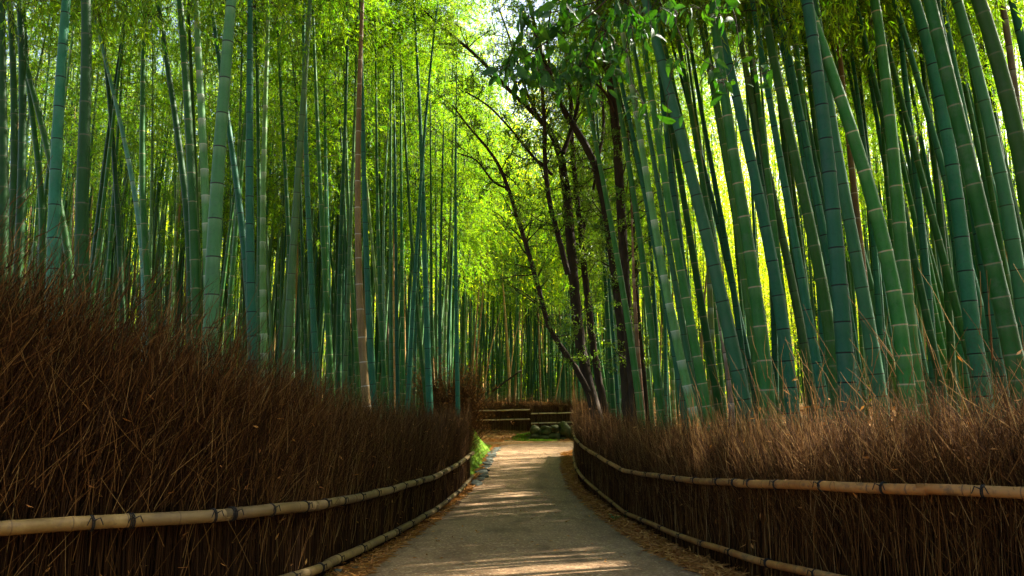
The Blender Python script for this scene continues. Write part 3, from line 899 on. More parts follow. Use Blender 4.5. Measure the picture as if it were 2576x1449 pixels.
def far_foliage():
    """the leafy mass of the grove beyond the culms one can count"""
    def mass(nc, D0, D1, zlo, zhi, k, sp, L0, L1, name, label, pw=0.85, mat='farleaf', span=(-350, 2950)):
        A = Acc()
        D = D0 + (D1 - D0) * RNG.uniform(0, 1, nc)
        px = RNG.uniform(*span, nc)
        x = (px - 1288) / F * D
        zt = RNG.uniform(0.0, 1.0, nc)
        z = hz(x, D) + zlo + (zhi - zlo) * zt ** pw
        keep = ~((D < 50) & (np.abs(x - 1) < 6) & (z < 7.5))
        x, D, z = x[keep], D[keep], z[keep]
        nc = len(x)
        C = np.stack([x, D, z], 1)
        B = C[:, None] + RNG.normal(0, 1, (nc, k, 3)) * np.array([sp, sp, sp * 0.56])
        m = nc * k
        d = unit(RNG.normal(0, 0.7, (m, 3)) + np.array([0, 0, -0.35]))
        nr = unit(RNG.normal(0, 0.6, (m, 3)) + np.array([0, 0, 1.0]))
        V, Q = rhombs(B.reshape(-1, 3), d, nr, RNG.uniform(L0, L1, m), RNG.uniform(L0, L1, m) * 0.3)
        tone = np.repeat(RNG.uniform(0, 1, nc), k)
        A.add(V, Q, 0, rnd=np.repeat(np.clip(tone * 0.75 + RNG.uniform(0, .3, m), 0, 1), 4))
        tag(A.build(name, [M[mat]], smooth=False), label, 'foliage', kind='stuff')
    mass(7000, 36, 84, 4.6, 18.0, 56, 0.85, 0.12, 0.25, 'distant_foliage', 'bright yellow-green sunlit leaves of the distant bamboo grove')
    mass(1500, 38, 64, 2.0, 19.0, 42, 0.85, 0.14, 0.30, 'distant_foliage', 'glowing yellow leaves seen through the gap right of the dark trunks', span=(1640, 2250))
    mass(3000, 44, 80, 12.0, 30.0, 40, 1.0, 0.16, 0.32, 'distant_treetops', 'sunlit yellow-green treetops rising far behind the grove')
    mass(3600, 52, 100, 0.2, 4.5, 30, 0.8, 0.2, 0.4, 'undergrowth', 'low green leafy undergrowth far back between the culms', mat='shadeleaf')
    mass(5200, 88, 150, 1.0, 12.0, 30, 1.3, 0.4, 0.75, 'wooded_hillside', 'leafy wooded hillside closing the view far behind the grove')


far_foliage()


def shading_grove():
    """unseen grove added beside and behind the viewpoint to shade the near fences and path"""
    A = Acc()
    n = 380
    x = np.where(RNG.uniform(0, 1, n) < 0.2, -1, 1) * RNG.uniform(4.6, 22, n)
    y = RNG.uniform(-16, 17.0, n)
    ok = np.abs(x) > 0.72 * np.maximum(y, 0) + 4.6 - 2.2 * smooth(6, 9, y)
    x, y = x[ok], y[ok]
    n = len(x)
    t = np.linspace(0, 1, 12)
    P = np.zeros((n, 12, 3))
    P[..., 0] = x[:, None] - (np.sign(x) * np.where(y > 2, 0.7, 2.6))[:, None] * t ** 2
    P[..., 1] = y[:, None]
    P[..., 2] = hz(x, y)[:, None] - 0.2 + 14 * t
    V, Q = tubes(P, np.full((n, 1), 0.065) * (1 - 0.75 * t)[None], 8)
    A.add(V, Q, 0)
    nc = 8000
    i = RNG.integers(0, n, nc)
    k = RNG.integers(5, 12, nc)
    C = P[i, k] + RNG.normal(0, 1, (nc, 3)) * np.array([0.9, 0.9, 0.5])
    kk = 26
    B = C[:, None] + RNG.normal(0, 1, (nc, kk, 3)) * np.array([0.4, 0.4, 0.25])
    m = nc * kk
    V, Q = rhombs(B.reshape(-1, 3), RNG.normal(0, 0.7, (m, 3)) + np.array([0, 0, -0.35]), unit(RNG.normal(0, 0.5, (m, 3)) + np.array([0, 0, 1.0])), RNG.uniform(0.12, 0.2, m), RNG.uniform(0.025, 0.045, m))
    A.add(V, Q, 1, rnd=np.repeat(RNG.uniform(0, 1, m), 4))
    tag(A.build('shading_bamboo', [M['dark'], M['leaf']], smooth=False), 'unseen bamboo added beside and behind the viewpoint for shade', 'bamboo grove', kind='stuff')


shading_grove()

# ------------------------------------------------------------------ brushwood fences
def poly_sampler(XY, Zt):
    XY = np.asarray(XY, float)
    # a smooth curve through the points
    t = np.concatenate([[0], np.cumsum(np.linalg.norm(np.diff(XY, axis=0), axis=1))])
    n = 400
    tt = np.linspace(0, t[-1], n)
    p = np.stack([np.interp(tt, t, XY[:, 0]), np.interp(tt, t, XY[:, 1]), np.interp(tt, t, Zt)], 1)
    ker = np.hanning(31)
    ker /= ker.sum()
    pad = np.concatenate([np.repeat(p[:1], 15, 0), p, np.repeat(p[-1:], 15, 0)])
    off = np.stack([np.convolve(pad[:, i], ker, 'valid') for i in range(3)], 1)
    off[0], off[-1] = p[0], p[-1]
    L = np.concatenate([[0], np.cumsum(np.linalg.norm(np.diff(off, axis=0), axis=1))])

    def f(s):
        s = np.asarray(s, float)
        return np.stack([np.interp(s, L, off[:, i]) for i in range(3)], -1)
    return f, L[-1]


def brush(curve, L, inward, rail_h, top_fn, ground_drop, n_stems, n_fine, lean, seed=0, thick=0.55, dens_pow=1.0, tone=1.0):
    """dense upright twigs: inward is +1/-1, the side (of travel) away from the path"""
    A = Acc()

    def frame(s):
        p = curve(s)
        q = curve(np.minimum(s + 0.05, L))
        p0 = curve(np.minimum(s, L - 0.06))
        tg = unit(curve(np.minimum(s, L - 0.06) + 0.05) - p0)
        tg[:, 2] = 0
        tg = unit(tg)
        nrm = np.stack([-tg[:, 1], tg[:, 0], np.zeros(len(s))], 1) * inward
        return p, tg, nrm
    # stems from the ground up to the top
    def stems(n, depth_lo, depth_hi, hmul, r0, K=5, jit=0.05, lean_k=1.0, base_frac=None):
        s = L * RNG.uniform(0, 1, n) ** dens_pow
        p, tg, nrm = frame(s)
        dep = RNG.uniform(depth_lo, depth_hi, n)
        foot = p[:, 2] - ground_drop - 0.12
        top = top_fn(p[:, 1]) * 1.0
        hh = (top - foot) * hmul(n)
        b0 = np.zeros(n) if base_frac is None else base_frac(n)
        t = np.linspace(0, 1, K)
        z = foot[:, None] + hh[:, None] * (b0[:, None] + (1 - b0[:, None]) * t)
        P = np.zeros((n, K, 3))
        base = p + nrm * dep[:, None]
        tn = np.clip((z - p[:, 2:3]) / 1.2, 0, None)              # spread only above the top rail
        ln = lean_k * (lean + RNG.normal(0, 0.16, n))[:, None] * tn ** 1.3
        out = (RNG.normal(0.02, 0.13, n))[:, None] * tn ** 1.3
        tilt = RNG.normal(0, 0.035, n)[:, None] * (z - foot[:, None])
        P[..., :2] = base[:, None, :2] + tg[:, None, :2] * (ln + tilt)[..., None] + nrm[:, None, :2] * (out * 1.0)[..., None]
        P[..., 2] = z
        P += RNG.normal(0, jit, P.shape) * np.array([0.35, 0.35, 0.15]) * np.linspace(0.3, 1, K)[None, :, None]
        R = r0 * np.clip(RNG.lognormal(0.0, 0.4, n), 0.5, 2.4)[:, None] * (1 - 0.75 * t)[None]
        V, Q = tubes(P, R, 3)
        A.add(V, Q, 0, rnd=np.repeat(np.clip(RNG.beta(1.3, 3.6, n) * (1.25 if K == 6 else tone), 0, 1), K * 3))  # stem colour set by tone: shade of the lower face is put into it
        return P, tg, nrm
    # solid dark backing made of thick stems, then the face, then the loose tops
    stems(n_stems, 0.02, 0.30, lambda n: RNG.uniform(0.50, 0.85, n), 0.0055, 5, 0.03)
    stems(n_stems // 2, 0.25, thick, lambda n: RNG.uniform(0.6, 0.95, n), 0.006, 5, 0.03)
    P, tg, nrm = stems(n_stems, 0.05, thick, lambda n: np.clip(RNG.normal(0.86, 0.10, n), 0.45, 1.14), 0.0030, 6, 0.15)
    # fine branchlets leaving the upper part of the stems
    i = RNG.integers(0, len(P), n_fine)
    k = RNG.integers(2, 5, n_fine)
    fr = RNG.uniform(0, 1, n_fine)[:, None]
    B = P[i, k] * (1 - fr) + P[i, k + 1] * fr
    dr = unit(P[i, 5] - P[i, 3])
    dv = unit(dr + RNG.normal(0, 0.42, (n_fine, 3)) * np.array([1, 1, 0.6]) + tg[i] * lean * 0.5)
    ln = RNG.uniform(0.10, 0.40, n_fine)
    q = np.linspace(0, 1, 4)
    PB = B[:, None] + dv[:, None] * (ln[:, None] * q)[..., None] + RNG.normal(0, 0.020, (n_fine, 4, 3)) * q[None, :, None]
    PB[..., 2] += (ln[:, None] * q ** 2) * 0.15
    V, Q = tubes(PB, 0.0020 * (1 - 0.55 * q)[None] * RNG.uniform(0.7, 1.5, n_fine)[:, None], 3)
    A.add(V, Q, 0, rnd=np.repeat(np.clip(RNG.beta(1.1, 1.0, n_fine), 0, 1), 12))
    # stray pieces sticking out across the face
    m = n_fine // 90
    s = L * RNG.uniform(0, 1, m) ** dens_pow
    p, tg2, nr2 = frame(s)
    h = RNG.uniform(-ground_drop, 1.0, m)
    B = p - nr2 * 0.015
    B[:, 2] += h
    dv = unit(tg2 * RNG.normal(lean * 1.2, 0.5, m)[:, None] + np.array([0, 0, 1.0]) - nr2 * RNG.uniform(0, 0.12, m)[:, None])
    ln = RNG.uniform(0.2, 0.6, m)
    PB = B[:, None] + dv[:, None] * (ln[:, None] * q)[..., None] + RNG.normal(0, 0.012, (m, 4, 3)) * q[None, :, None]
    V, Q = tubes(PB, 0.0028 * (1 - 0.6 * q)[None] * np.ones((m, 1)), 3)
    A.add(V, Q, 0, rnd=np.repeat(RNG.uniform(0.6, 1.0, m), 12))
    # dry leaves caught in the twigs
    m = n_fine // 220
    s = L * RNG.uniform(0, 1, m) ** dens_pow
    p, tg2, nr2 = frame(s)
    B = p + nr2 * RNG.uniform(-0.01, 0.12, m)[:, None]
    B[:, 2] += RNG.uniform(-ground_drop, 0.9, m)
    V, Q = rhombs(B, RNG.normal(0, 1, (m, 3)) + tg2, rnd_unit(m), RNG.uniform(0.03, 0.09, m), RNG.uniform(0.008, 0.022, m))
    A.add(V, Q, 1, rnd=np.repeat(RNG.uniform(0, 0.8, m), 4))
    return A


def rail(fence, curve, L, cuts, r, dz, off, side, ties, node_gap=0.34, mat='rail'):
    """poles laid end to end; curve gives the line of the top rail"""
    for a, b in zip(cuts[:-1], cuts[1:]):
        a2, b2 = a, min(L, b + 0.06)
        rr = r * random.uniform(0.92, 1.06)
        nodes = np.arange(a2 + random.uniform(0.05, 0.25), b2 - 0.04, node_gap)
        s, nd, rd = [a2], [0], [rr * 0.97]
        for q in nodes:
            q = q + random.uniform(-0.05, 0.05)
            for d, n_, k in ((-0.03, 0, 1.0), (-0.006, 0, 1.05), (0.0, 1, 1.02), (0.006, 0, 1.06), (0.03, 0, 1.0)):
                s.append(q + d); nd.append(n_); rd.append(rr * k)
        s.append(b2); nd.append(0); rd.append(rr * 0.97)
        s, nd, rd = np.array(s), np.array(nd), np.array(rd)
        o = np.argsort(s, kind='stable')
        s, nd, rd = s[o], nd[o], rd[o]
        # keep the tube smooth: no more than 12 cm between rings
        ex = np.arange(a2, b2, 0.12)
        s2 = np.concatenate([s, ex]); o = np.argsort(s2, kind='stable')
        nd = np.concatenate([nd, np.zeros(len(ex))])[o]
        rd = np.concatenate([rd, np.full(len(ex), rr)])[o]
        s = s2[o]
        p = curve(s)
        p[:, 2] += dz
        tg = unit(curve(np.minimum(s, L - .06) + .05) - curve(np.minimum(s, L - .06)))
        nrm = np.stack([-tg[:, 1], tg[:, 0], 0 * s], 1) * side
        p = p - nrm * off
        p[:, 2] += 0.004 * np.sin(s * 3.1 + a)
        A = Acc()
        V, Q = tubes(p[None], rd[None], 14, cap=True)
        A.add(V, Q, 0, node=np.repeat(nd, 14))
        pole = A.build('rail', [M[mat]], fence)
        mine = [t for t in ties if a <= t < b]
        for t in mine:
            tw = Acc()
            for dd in ((0.0, 0.011) if random.random() < 0.7 else (-0.013, 0.0, 0.013)):
                th = np.linspace(0, 2 * np.pi, 17)
                c0 = curve(np.array([t + dd]))[0]
                tg0 = unit(curve(np.array([min(t, L - .06) + .05]))[0] - curve(np.array([min(t, L - .06)]))[0])
                n0 = np.array([-tg0[1], tg0[0], 0]) * side
                c0 = c0 + np.array([0, 0, dz]) - n0 * off
                u0 = np.array([0, 0, 1.0])
                ring = c0 + (np.cos(th)[:, None] * n0 + np.sin(th)[:, None] * u0) * rr * 1.09
                V, Q = tubes(ring[None], np.full((1, 17), 0.005), 6)
                tw.add(V, Q)
            # loose ends of the knot
            for sg in (-1, 1):
                e0 = c0 - n0 * rr * 1.05 + u0 * rr * 0.5
                e = np.stack([e0, e0 + tg0 * sg * 0.03 + u0 * 0.015 - n0 * 0.01, e0 + tg0 * sg * 0.05 - u0 * 0.03 - n0 * 0.012])
                V, Q = tubes(e[None], np.array([[0.005, 0.0045, 0.003]]), 5)
                tw.add(V, Q)
            tw.build('twine_tie', [M['twine']], pole)


# left fence (runs away from the camera; the grove is on its left)
cl, LL = poly_sampler(FL, FLZ)
left_fence = tag(empty('brushwood_fence', (0, 0, 0)), 'tall brown brushwood fence with two bamboo rails along the left of the path', 'fence')
topL = lambda y: np.interp(y, [3.5, 5.0, 5.7, 6.1, 6.4, 8.5, 10.3, 14, 20.5], [2.70, 2.42, 2.18, 1.94, 1.80, 1.64, 1.43, 1.26, 1.28])
A = brush(cl, LL, 1, 0, topL, 0.75, 15000, 120000, 0.22, dens_pow=1.35, thick=0.75, tone=0.6)  # low tone darkens the stems in place of shade
b = A.build('brushwood', [M['shadedbrush'], M['dryleaf']], left_fence)
b['kind'] = 'stuff'
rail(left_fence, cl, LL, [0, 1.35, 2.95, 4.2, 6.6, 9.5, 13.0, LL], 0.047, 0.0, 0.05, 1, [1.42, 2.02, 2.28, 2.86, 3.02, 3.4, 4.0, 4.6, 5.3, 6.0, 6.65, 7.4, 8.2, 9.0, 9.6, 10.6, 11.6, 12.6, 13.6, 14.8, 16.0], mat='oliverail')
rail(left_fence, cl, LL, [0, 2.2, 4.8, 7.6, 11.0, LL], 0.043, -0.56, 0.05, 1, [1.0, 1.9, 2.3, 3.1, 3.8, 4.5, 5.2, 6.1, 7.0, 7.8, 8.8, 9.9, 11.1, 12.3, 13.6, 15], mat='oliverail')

# right fence
cr, LR = poly_sampler(FR, FRZ)
right_fence = tag(empty('brushwood_fence', (0, 0, 0)), 'brown brushwood fence with two bamboo rails curving along the right of the path', 'fence')
topR = lambda y: np.interp(y, [3.5, 5.1, 5.8, 6.8, 8.8, 12.8, 16, 20, 27.5], [1.62, 1.52, 1.44, 1.33, 1.25, 1.10, 1.18, 1.34, 1.42])
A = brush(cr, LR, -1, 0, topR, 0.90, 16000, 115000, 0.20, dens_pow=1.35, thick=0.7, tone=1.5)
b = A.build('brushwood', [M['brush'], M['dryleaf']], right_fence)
b['kind'] = 'stuff'
rail(right_fence, cr, LR, [0, 2.45, 4.9, 7.6, 10.5, 14, 18, LR], 0.036, 0.0, 0.045, -1, [0.6, 1.3, 2.1, 2.75, 3.35, 4.05, 4.6, 5.0, 5.5, 6.3, 7.1, 7.9, 8.8, 9.8, 10.8, 11.9, 13, 14.2, 15.5, 17, 18.5, 20, 21.5])
rail(right_fence, cr, LR, [0, 3.2, 6.0, 9.5, 13.5, 18, LR], 0.034, -0.67, 0.045, -1, [0.9, 1.9, 2.7, 3.5, 4.3, 5.2, 6.1, 7.0, 8.0, 9.2, 10.4, 11.6, 13, 14.6, 16.2, 18, 20, 22])


# the two low fence panels behind the bend
def back_fence(label, p0, p1, zr0, zr1, ztop, zfoot, sep):
    f = tag(empty('brushwood_fence', (0, 0, 0)), label, 'fence')
    c, L = poly_sampler(np.array([p0, (np.array(p0) + np.array(p1)) / 2, p1]), np.array([zr0, (zr0 + zr1) / 2, zr1]))
    A = brush(c, L, 1 if p1[0] < p0[0] else 1, 0, lambda y: np.full_like(y, ztop), zr0 - zfoot, 3200, 11000, 0.0, thick=0.4, tone=2.6)  # high tone paints the stems lighter, as little light gets in
    bb = A.build('brushwood', [M['brush'], M['dryleaf']], f)
    bb['kind'] = 'stuff'
    ties = list(np.arange(0.35, L, 0.9))
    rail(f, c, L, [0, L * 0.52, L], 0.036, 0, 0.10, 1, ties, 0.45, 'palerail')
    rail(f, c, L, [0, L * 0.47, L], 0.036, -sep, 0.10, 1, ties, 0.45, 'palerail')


pa, pb = at(1185, 1034, 40.6), at(1342, 1031, 40.6)
back_fence('low brushwood fence panel behind the bend, left half, above the leaf slope', (pa[0], 40.6), (pb[0], 40.6), pa[2], pb[2], 2.05, 0.15, 0.46)
pa, pb = at(1336, 1041, 39.6), at(1500, 1037, 39.6)
back_fence('low brushwood fence panel behind the bend, right half, on the stone wall', (pa[0], 39.6), (pb[0], 39.6), pa[2], pb[2], 1.90, 0.55, 0.46)


# ------------------------------------------------------------------ stones, moss, bush, plants
def blob(center, size, seed, sub=3, rough=0.16):
    """an irregular rounded stone"""
    n_u, n_v = 18, 12
    r = np.random.default_rng(seed)
    u = np.linspace(0, 2 * np.pi, n_u, endpoint=False)
    v = np.linspace(-np.pi / 2, np.pi / 2, n_v)
    U, Vv = np.meshgrid(u, v)
    d = np.stack([np.cos(Vv) * np.cos(U), np.cos(Vv) * np.sin(U), np.sin(Vv)], -1)
    k = np.ones(U.shape)
    for _ in range(7):
        a = unit(r.normal(size=3))
        k += rough * 0.6 * np.sin(d @ a * r.uniform(2, 5) + r.uniform(0, 6))
        k = np.minimum(k, 0.86 / np.maximum(np.abs(d @ a), 0.62) * 1.05)      # flattened faces
    P = d * k[..., None] * np.array(size) / 2 + np.array(center)
    idx = np.arange(n_u * n_v).reshape(n_v, n_u)
    Q = np.stack([idx[:-1], np.roll(idx, -1, 1)[:-1], np.roll(idx, -1, 1)[1:], idx[1:]], -1).reshape(-1, 4)
    return P.reshape(-1, 3), Q


wall = tag(empty('stone_wall', (2.0, 39.0, 0)), 'low wall of mossy boulders at the far bend under the right back fence', 'wall')
for i, (px, py, w, h) in enumerate([(1350, 1083, 26, 20), (1374, 1084, 34, 26), (1395, 1079, 22, 20), (1420, 1084, 38, 34), (1445, 1086, 28, 34), (1368, 1102, 40, 22), (1394, 1100, 34, 26),
                                    (1418, 1106, 34, 14), (1442, 1107, 34, 16), (1347, 1100, 24, 22), (1470, 1090, 40, 40), (1335, 1106, 20, 12), (1500, 1090, 46, 40)]):
    D = 38.9
    c = at(px, py, D)
    s = D / F
    V, Q = blob(c, (w * s * 1.08, 0.7, h * s * 1.12), 100 + i)
    A = Acc(); A.add(V, Q)
    o = A.build('stone', [M['stone']], wall)
    o.location = -Vector(wall.location)

for i in range(18):
    y = 19.0 + i * 0.72 + random.uniform(-0.1, 0.1)
    x = float(pl(y)) + 0.13 + random.uniform(-0.04, 0.04)
    A = Acc()
    V, Q = blob((0, 0, 0), (random.uniform(0.24, 0.40), random.uniform(0.6, 0.9), random.uniform(0.07, 0.13)), 300 + i)
    A.add(V, Q)
    o = A.build('edging_stone', [M['slate']], loc=(x, y, float(gz(y)) + 0.03))
    o.rotation_euler = (random.uniform(-.1, .1), random.uniform(-.1, .1), random.uniform(-.3, .3))
    tag(o, 'flat grey slate in the row edging the left of the path by the moss', 'stone', 'slates edging the path')
for i in range(46):
    y = 5.0 + 14 * (i / 46) + random.uniform(-0.15, 0.15)
    x = float(pl(y)) - abs(random.gauss(0, 0.09)) - 0.02
    s = random.uniform(0.04, 0.11)
    A = Acc()
    V, Q = blob((0, 0, 0), (s * 1.3, s, s * 0.6), 500 + i)
    A.add(V, Q)
    o = A.build('pebble', [M['slate']], loc=(x, y, float(gz(y)) + 0.02))
    o.rotation_euler.z = random.uniform(0, 6)
    tag(o, 'small grey rubble stone lying along the foot of the left fence', 'stone', 'rubble along the left fence')


def moss_bank(name, y0, y1, toe, top, zt, n1=40, n2=16):
    ys = np.linspace(y0, y1, n1)
    t = np.linspace(0, 1, n2)
    toe_x = np.array([toe(y) for y in ys]); top_x = np.array([top(y) for y in ys])
    prof = smooth(0, 0.75, t) * (1 - 0.06 * t)
    X = toe_x[:, None] * (1 - t) + top_x[:, None] * t
    Yv = np.repeat(ys[:, None], n2, 1)
    end = np.sin(np.pi * np.clip((ys - y0) / (y1 - y0) * 0.94 + 0.06, 0, 1)) ** 0.35
    Zv = gz(Yv) - 0.06 + np.array([zt(y) for y in ys])[:, None] * prof * end[:, None]
    lump = 0.07 * np.sin(Yv * 5 + X * 3) * np.sin(X * 6 + 1) + 0.045 * np.sin(Yv * 11 + 2) * np.sin(X * 13 + Zv * 8)
    X = X + lump * (t > 0.05)
    Zv = Zv + lump * 0.8 * np.sin(np.pi * t)
    idx = np.arange(X.size).reshape(X.shape)
    A = Acc()
    A.add(np.stack([X, Yv, Zv], -1).reshape(-1, 3), np.stack([idx[:-1, :-1], idx[1:, :-1], idx[1:, 1:], idx[:-1, 1:]], -1).reshape(-1, 4))
    # short tufts so that the outline is soft
    n = 16000
    a = RNG.integers(0, n1 - 1, n); bq = RNG.integers(0, n2 - 1, n)
    u, w = RNG.uniform(0, 1, n), RNG.uniform(0, 1, n)
    G = np.stack([X, Yv, Zv], -1)
    B = G[a, bq] * ((1 - u) * (1 - w))[:, None] + G[a + 1, bq] * (u * (1 - w))[:, None] + G[a, bq + 1] * ((1 - u) * w)[:, None] + G[a + 1, bq + 1] * (u * w)[:, None]
    d = unit(RNG.normal(0, 0.5, (n, 3)) + np.array([0.5, -0.1, 0.5]))
    V, Q = rhombs(B, d, rnd_unit(n), RNG.uniform(0.02, 0.07, n), RNG.uniform(0.008, 0.02, n))
    A.add(V, Q, 1, rnd=np.repeat(RNG.uniform(0, 1, n), 4))
    return A.build(name, [M['mossgreen'], M['mosstuft']])


M['mosstuft'] = leaf_material('moss_tuft', (0.07, 0.14, 0.010), (0.15, 0.23, 0.015), (0.12, 0.24, 0.01), (0.22, 0.32, 0.012), 0.35, 0.8, 0.1)
o = moss_bank('mossy_bank', 20.5, 33.5, lambda y: float(pl(y)) + 0.07 - 0.05 * math.sin(y * 1.3), lambda y: float(pl(y)) - 1.15, lambda y: float(np.interp(y, [20, 23, 26, 29, 33.5], [1.40, 1.40, 1.30, 1.0, 0.2])))
tag(o, 'bright green mossy bank beyond the end of the left fence', 'bank', kind='structure')
# moss creeping over the leaf slope left of the boulders
n = 9000
a, q = RNG.uniform(0, 2 * np.pi, n), np.sqrt(RNG.uniform(0, 1, n))
mx, my = 1.15 + 1.15 * q * np.cos(a), 39.0 + 1.3 * q * np.sin(a)
keepm = (np.sin(mx * 5 + 1) * np.sin(my * 4) + RNG.uniform(-.6, 1.4, n)) > 0.1
mx, my = mx[keepm], my[keepm]
n = len(mx)
A = Acc()
V, Q = rhombs(np.stack([mx, my, hz(mx, my) + 0.005], 1), unit(RNG.normal(0, 0.6, (n, 3)) + np.array([0, 0, .6])), rnd_unit(n), RNG.uniform(.05, .13, n), RNG.uniform(.02, .05, n))
A.add(V, Q, 0, rnd=np.repeat(RNG.uniform(0, .5, n), 4))
tag(A.build('moss', [M['mosstuft']], smooth=False), 'green moss creeping over the leaf slope left of the boulder wall', 'moss', kind='stuff')


# dry brown bush
def dry_bush(center, rx, h):
    c = np.array(center)
    root = tag(empty('dry_bush', center), 'dry brown bush heaped with dead leaves behind the end of the left hedge', 'bush')
    n = 2600
    a = RNG.uniform(0, 2 * np.pi, n)
    rr = np.sqrt(RNG.uniform(0, 1, n)) * 0.4 * rx
    B = np.stack([np.cos(a) * rr, np.sin(a) * rr * 0.7, RNG.uniform(0, h * 0.55, n)], 1)
    d = unit(np.stack([np.cos(a) * RNG.uniform(0, .7, n), np.sin(a) * RNG.uniform(0, .7, n), RNG.uniform(0.3, 1.1, n)], 1))
    ln = RNG.uniform(0.3, 0.95, n) * h * 0.5
    q = np.linspace(0, 1, 5)
    P = B[:, None] + d[:, None] * (ln[:, None] * q)[..., None] + RNG.normal(0, 0.03, (n, 5, 3)) * q[None, :, None]
    A = Acc()
    V, Q = tubes(P, 0.006 * (1 - .7 * q)[None] * RNG.uniform(.6, 1.4, n)[:, None], 3)
    A.add(V, Q, 0, rnd=np.repeat(RNG.beta(2, 2, n), 15))
    A.build('branch', [M['brush']], root)['kind'] = 'stuff'
    m = 9000
    i = RNG.integers(0, n, m); k = RNG.integers(1, 5, m)
    A = Acc()
    V, Q = rhombs(P[i, k] + RNG.normal(0, .03, (m, 3)), RNG.normal(0, 1, (m, 3)), rnd_unit(m), RNG.uniform(.03, .08, m), RNG.uniform(.012, .03, m))
    A.add(V, Q, 0, rnd=np.repeat(RNG.beta(1.2, 3, m), 4))
    A.build('leaves', [M['dryleaf']], root)['kind'] = 'stuff'


bc = at(1128, 1040, 23.5)
dry_bush((bc[0], 23.5, float(hz(bc[0], 23.5)) - 0.05), 1.6, 3.5)



# young green plants at the foot of the right fence
def seedling(x, y, label, n=9, L=0.11):
    z = float(max(hz(x, y), gz(y)))
    root = tag(empty('seedling', (x, y, z)), label, 'plant')
    A = Acc()
    st = []
    for i in range(3):
        a = random.uniform(0, 6.28)
        p = np.array([[0, 0, 0], [math.cos(a) * .02, math.sin(a) * .02, .07], [math.cos(a) * .05, math.sin(a) * .05, random.uniform(.11, .17)]])
        st.append(p)
        V, Q = tubes(p[None], np.array([[.004, .003, .002]]), 5)
        A.add(V, Q)
    A.build('stem', [M['mossgreen']], root)
    for i in range(n):
        p = random.choice(st)
        b0 = p[1] + (p[2] - p[1]) * random.random()
        a = random.uniform(0, 6.28)
        A = Acc()
        V, Q = rhombs(b0[None], np.array([[math.cos(a), math.sin(a), random.uniform(-.1, .5)]]), np.array([[0, 0, 1.0]]), [L * random.uniform(.7, 1.2)], [L * .45])
        A.add(V, Q, rnd=random.random())
        A.build('leaf', [M['seed']], root, smooth=False)


M['seed'] = leaf_material('seedling_leaf', (0.03, 0.13, 0.03), (0.05, 0.17, 0.04), (0.06, 0.25, 0.03), (0.1, 0.3, 0.04), 0.3, 0.4, 0.4)
for px, py, lab in ((1575, 1308, 'small bright green seedling in the leaf litter at the foot of the right fence'), (1545, 1318, 'lower green seedling left of the taller one by the right fence')):
    D = 11.3
    p = at(px, py, D)
    for _ in range(6):
        D = D * (CZ - float(gz(D))) / max(0.3, (CZ - p[2]))
        p = at(px, py, D)
    seedling(p[0], D, lab)


# ------------------------------------------------------------------ broad-leaved trees
def spline(P, n):
    P = np.asarray(P, float)
    t = np.concatenate([[0], np.cumsum(np.linalg.norm(np.diff(P[:, :3], axis=0), axis=1))])
    tt = np.linspace(0, t[-1], n)
    out = np.stack([np.interp(tt, t, P[:, i]) for i in range(P.shape[1])], 1)
    k = np.array([1, 2, 3, 2, 1.]); k /= k.sum()
    for _ in range(2):
        pad = np.concatenate([out[:1], out[:1], out, out[-1:], out[-1:]])
        sm = np.stack([np.convolve(pad[:, i], k, 'valid') for i in range(out.shape[1])], 1)
        sm[0], sm[-1] = out[0], out[-1]
        out = sm
    return out


def px_limb(pts, D, dD=0.0):
    """pts: (px, py, width in px) -> (x, y, z, r)"""
    rows = []
    for i, (px, py, w) in enumerate(pts):
        d = D + dD * i / max(1, len(pts) - 1)
        p = at(px, py, d)
        rows.append([p[0], p[1], p[2], w * d / F / 2])
    return np.array(rows)


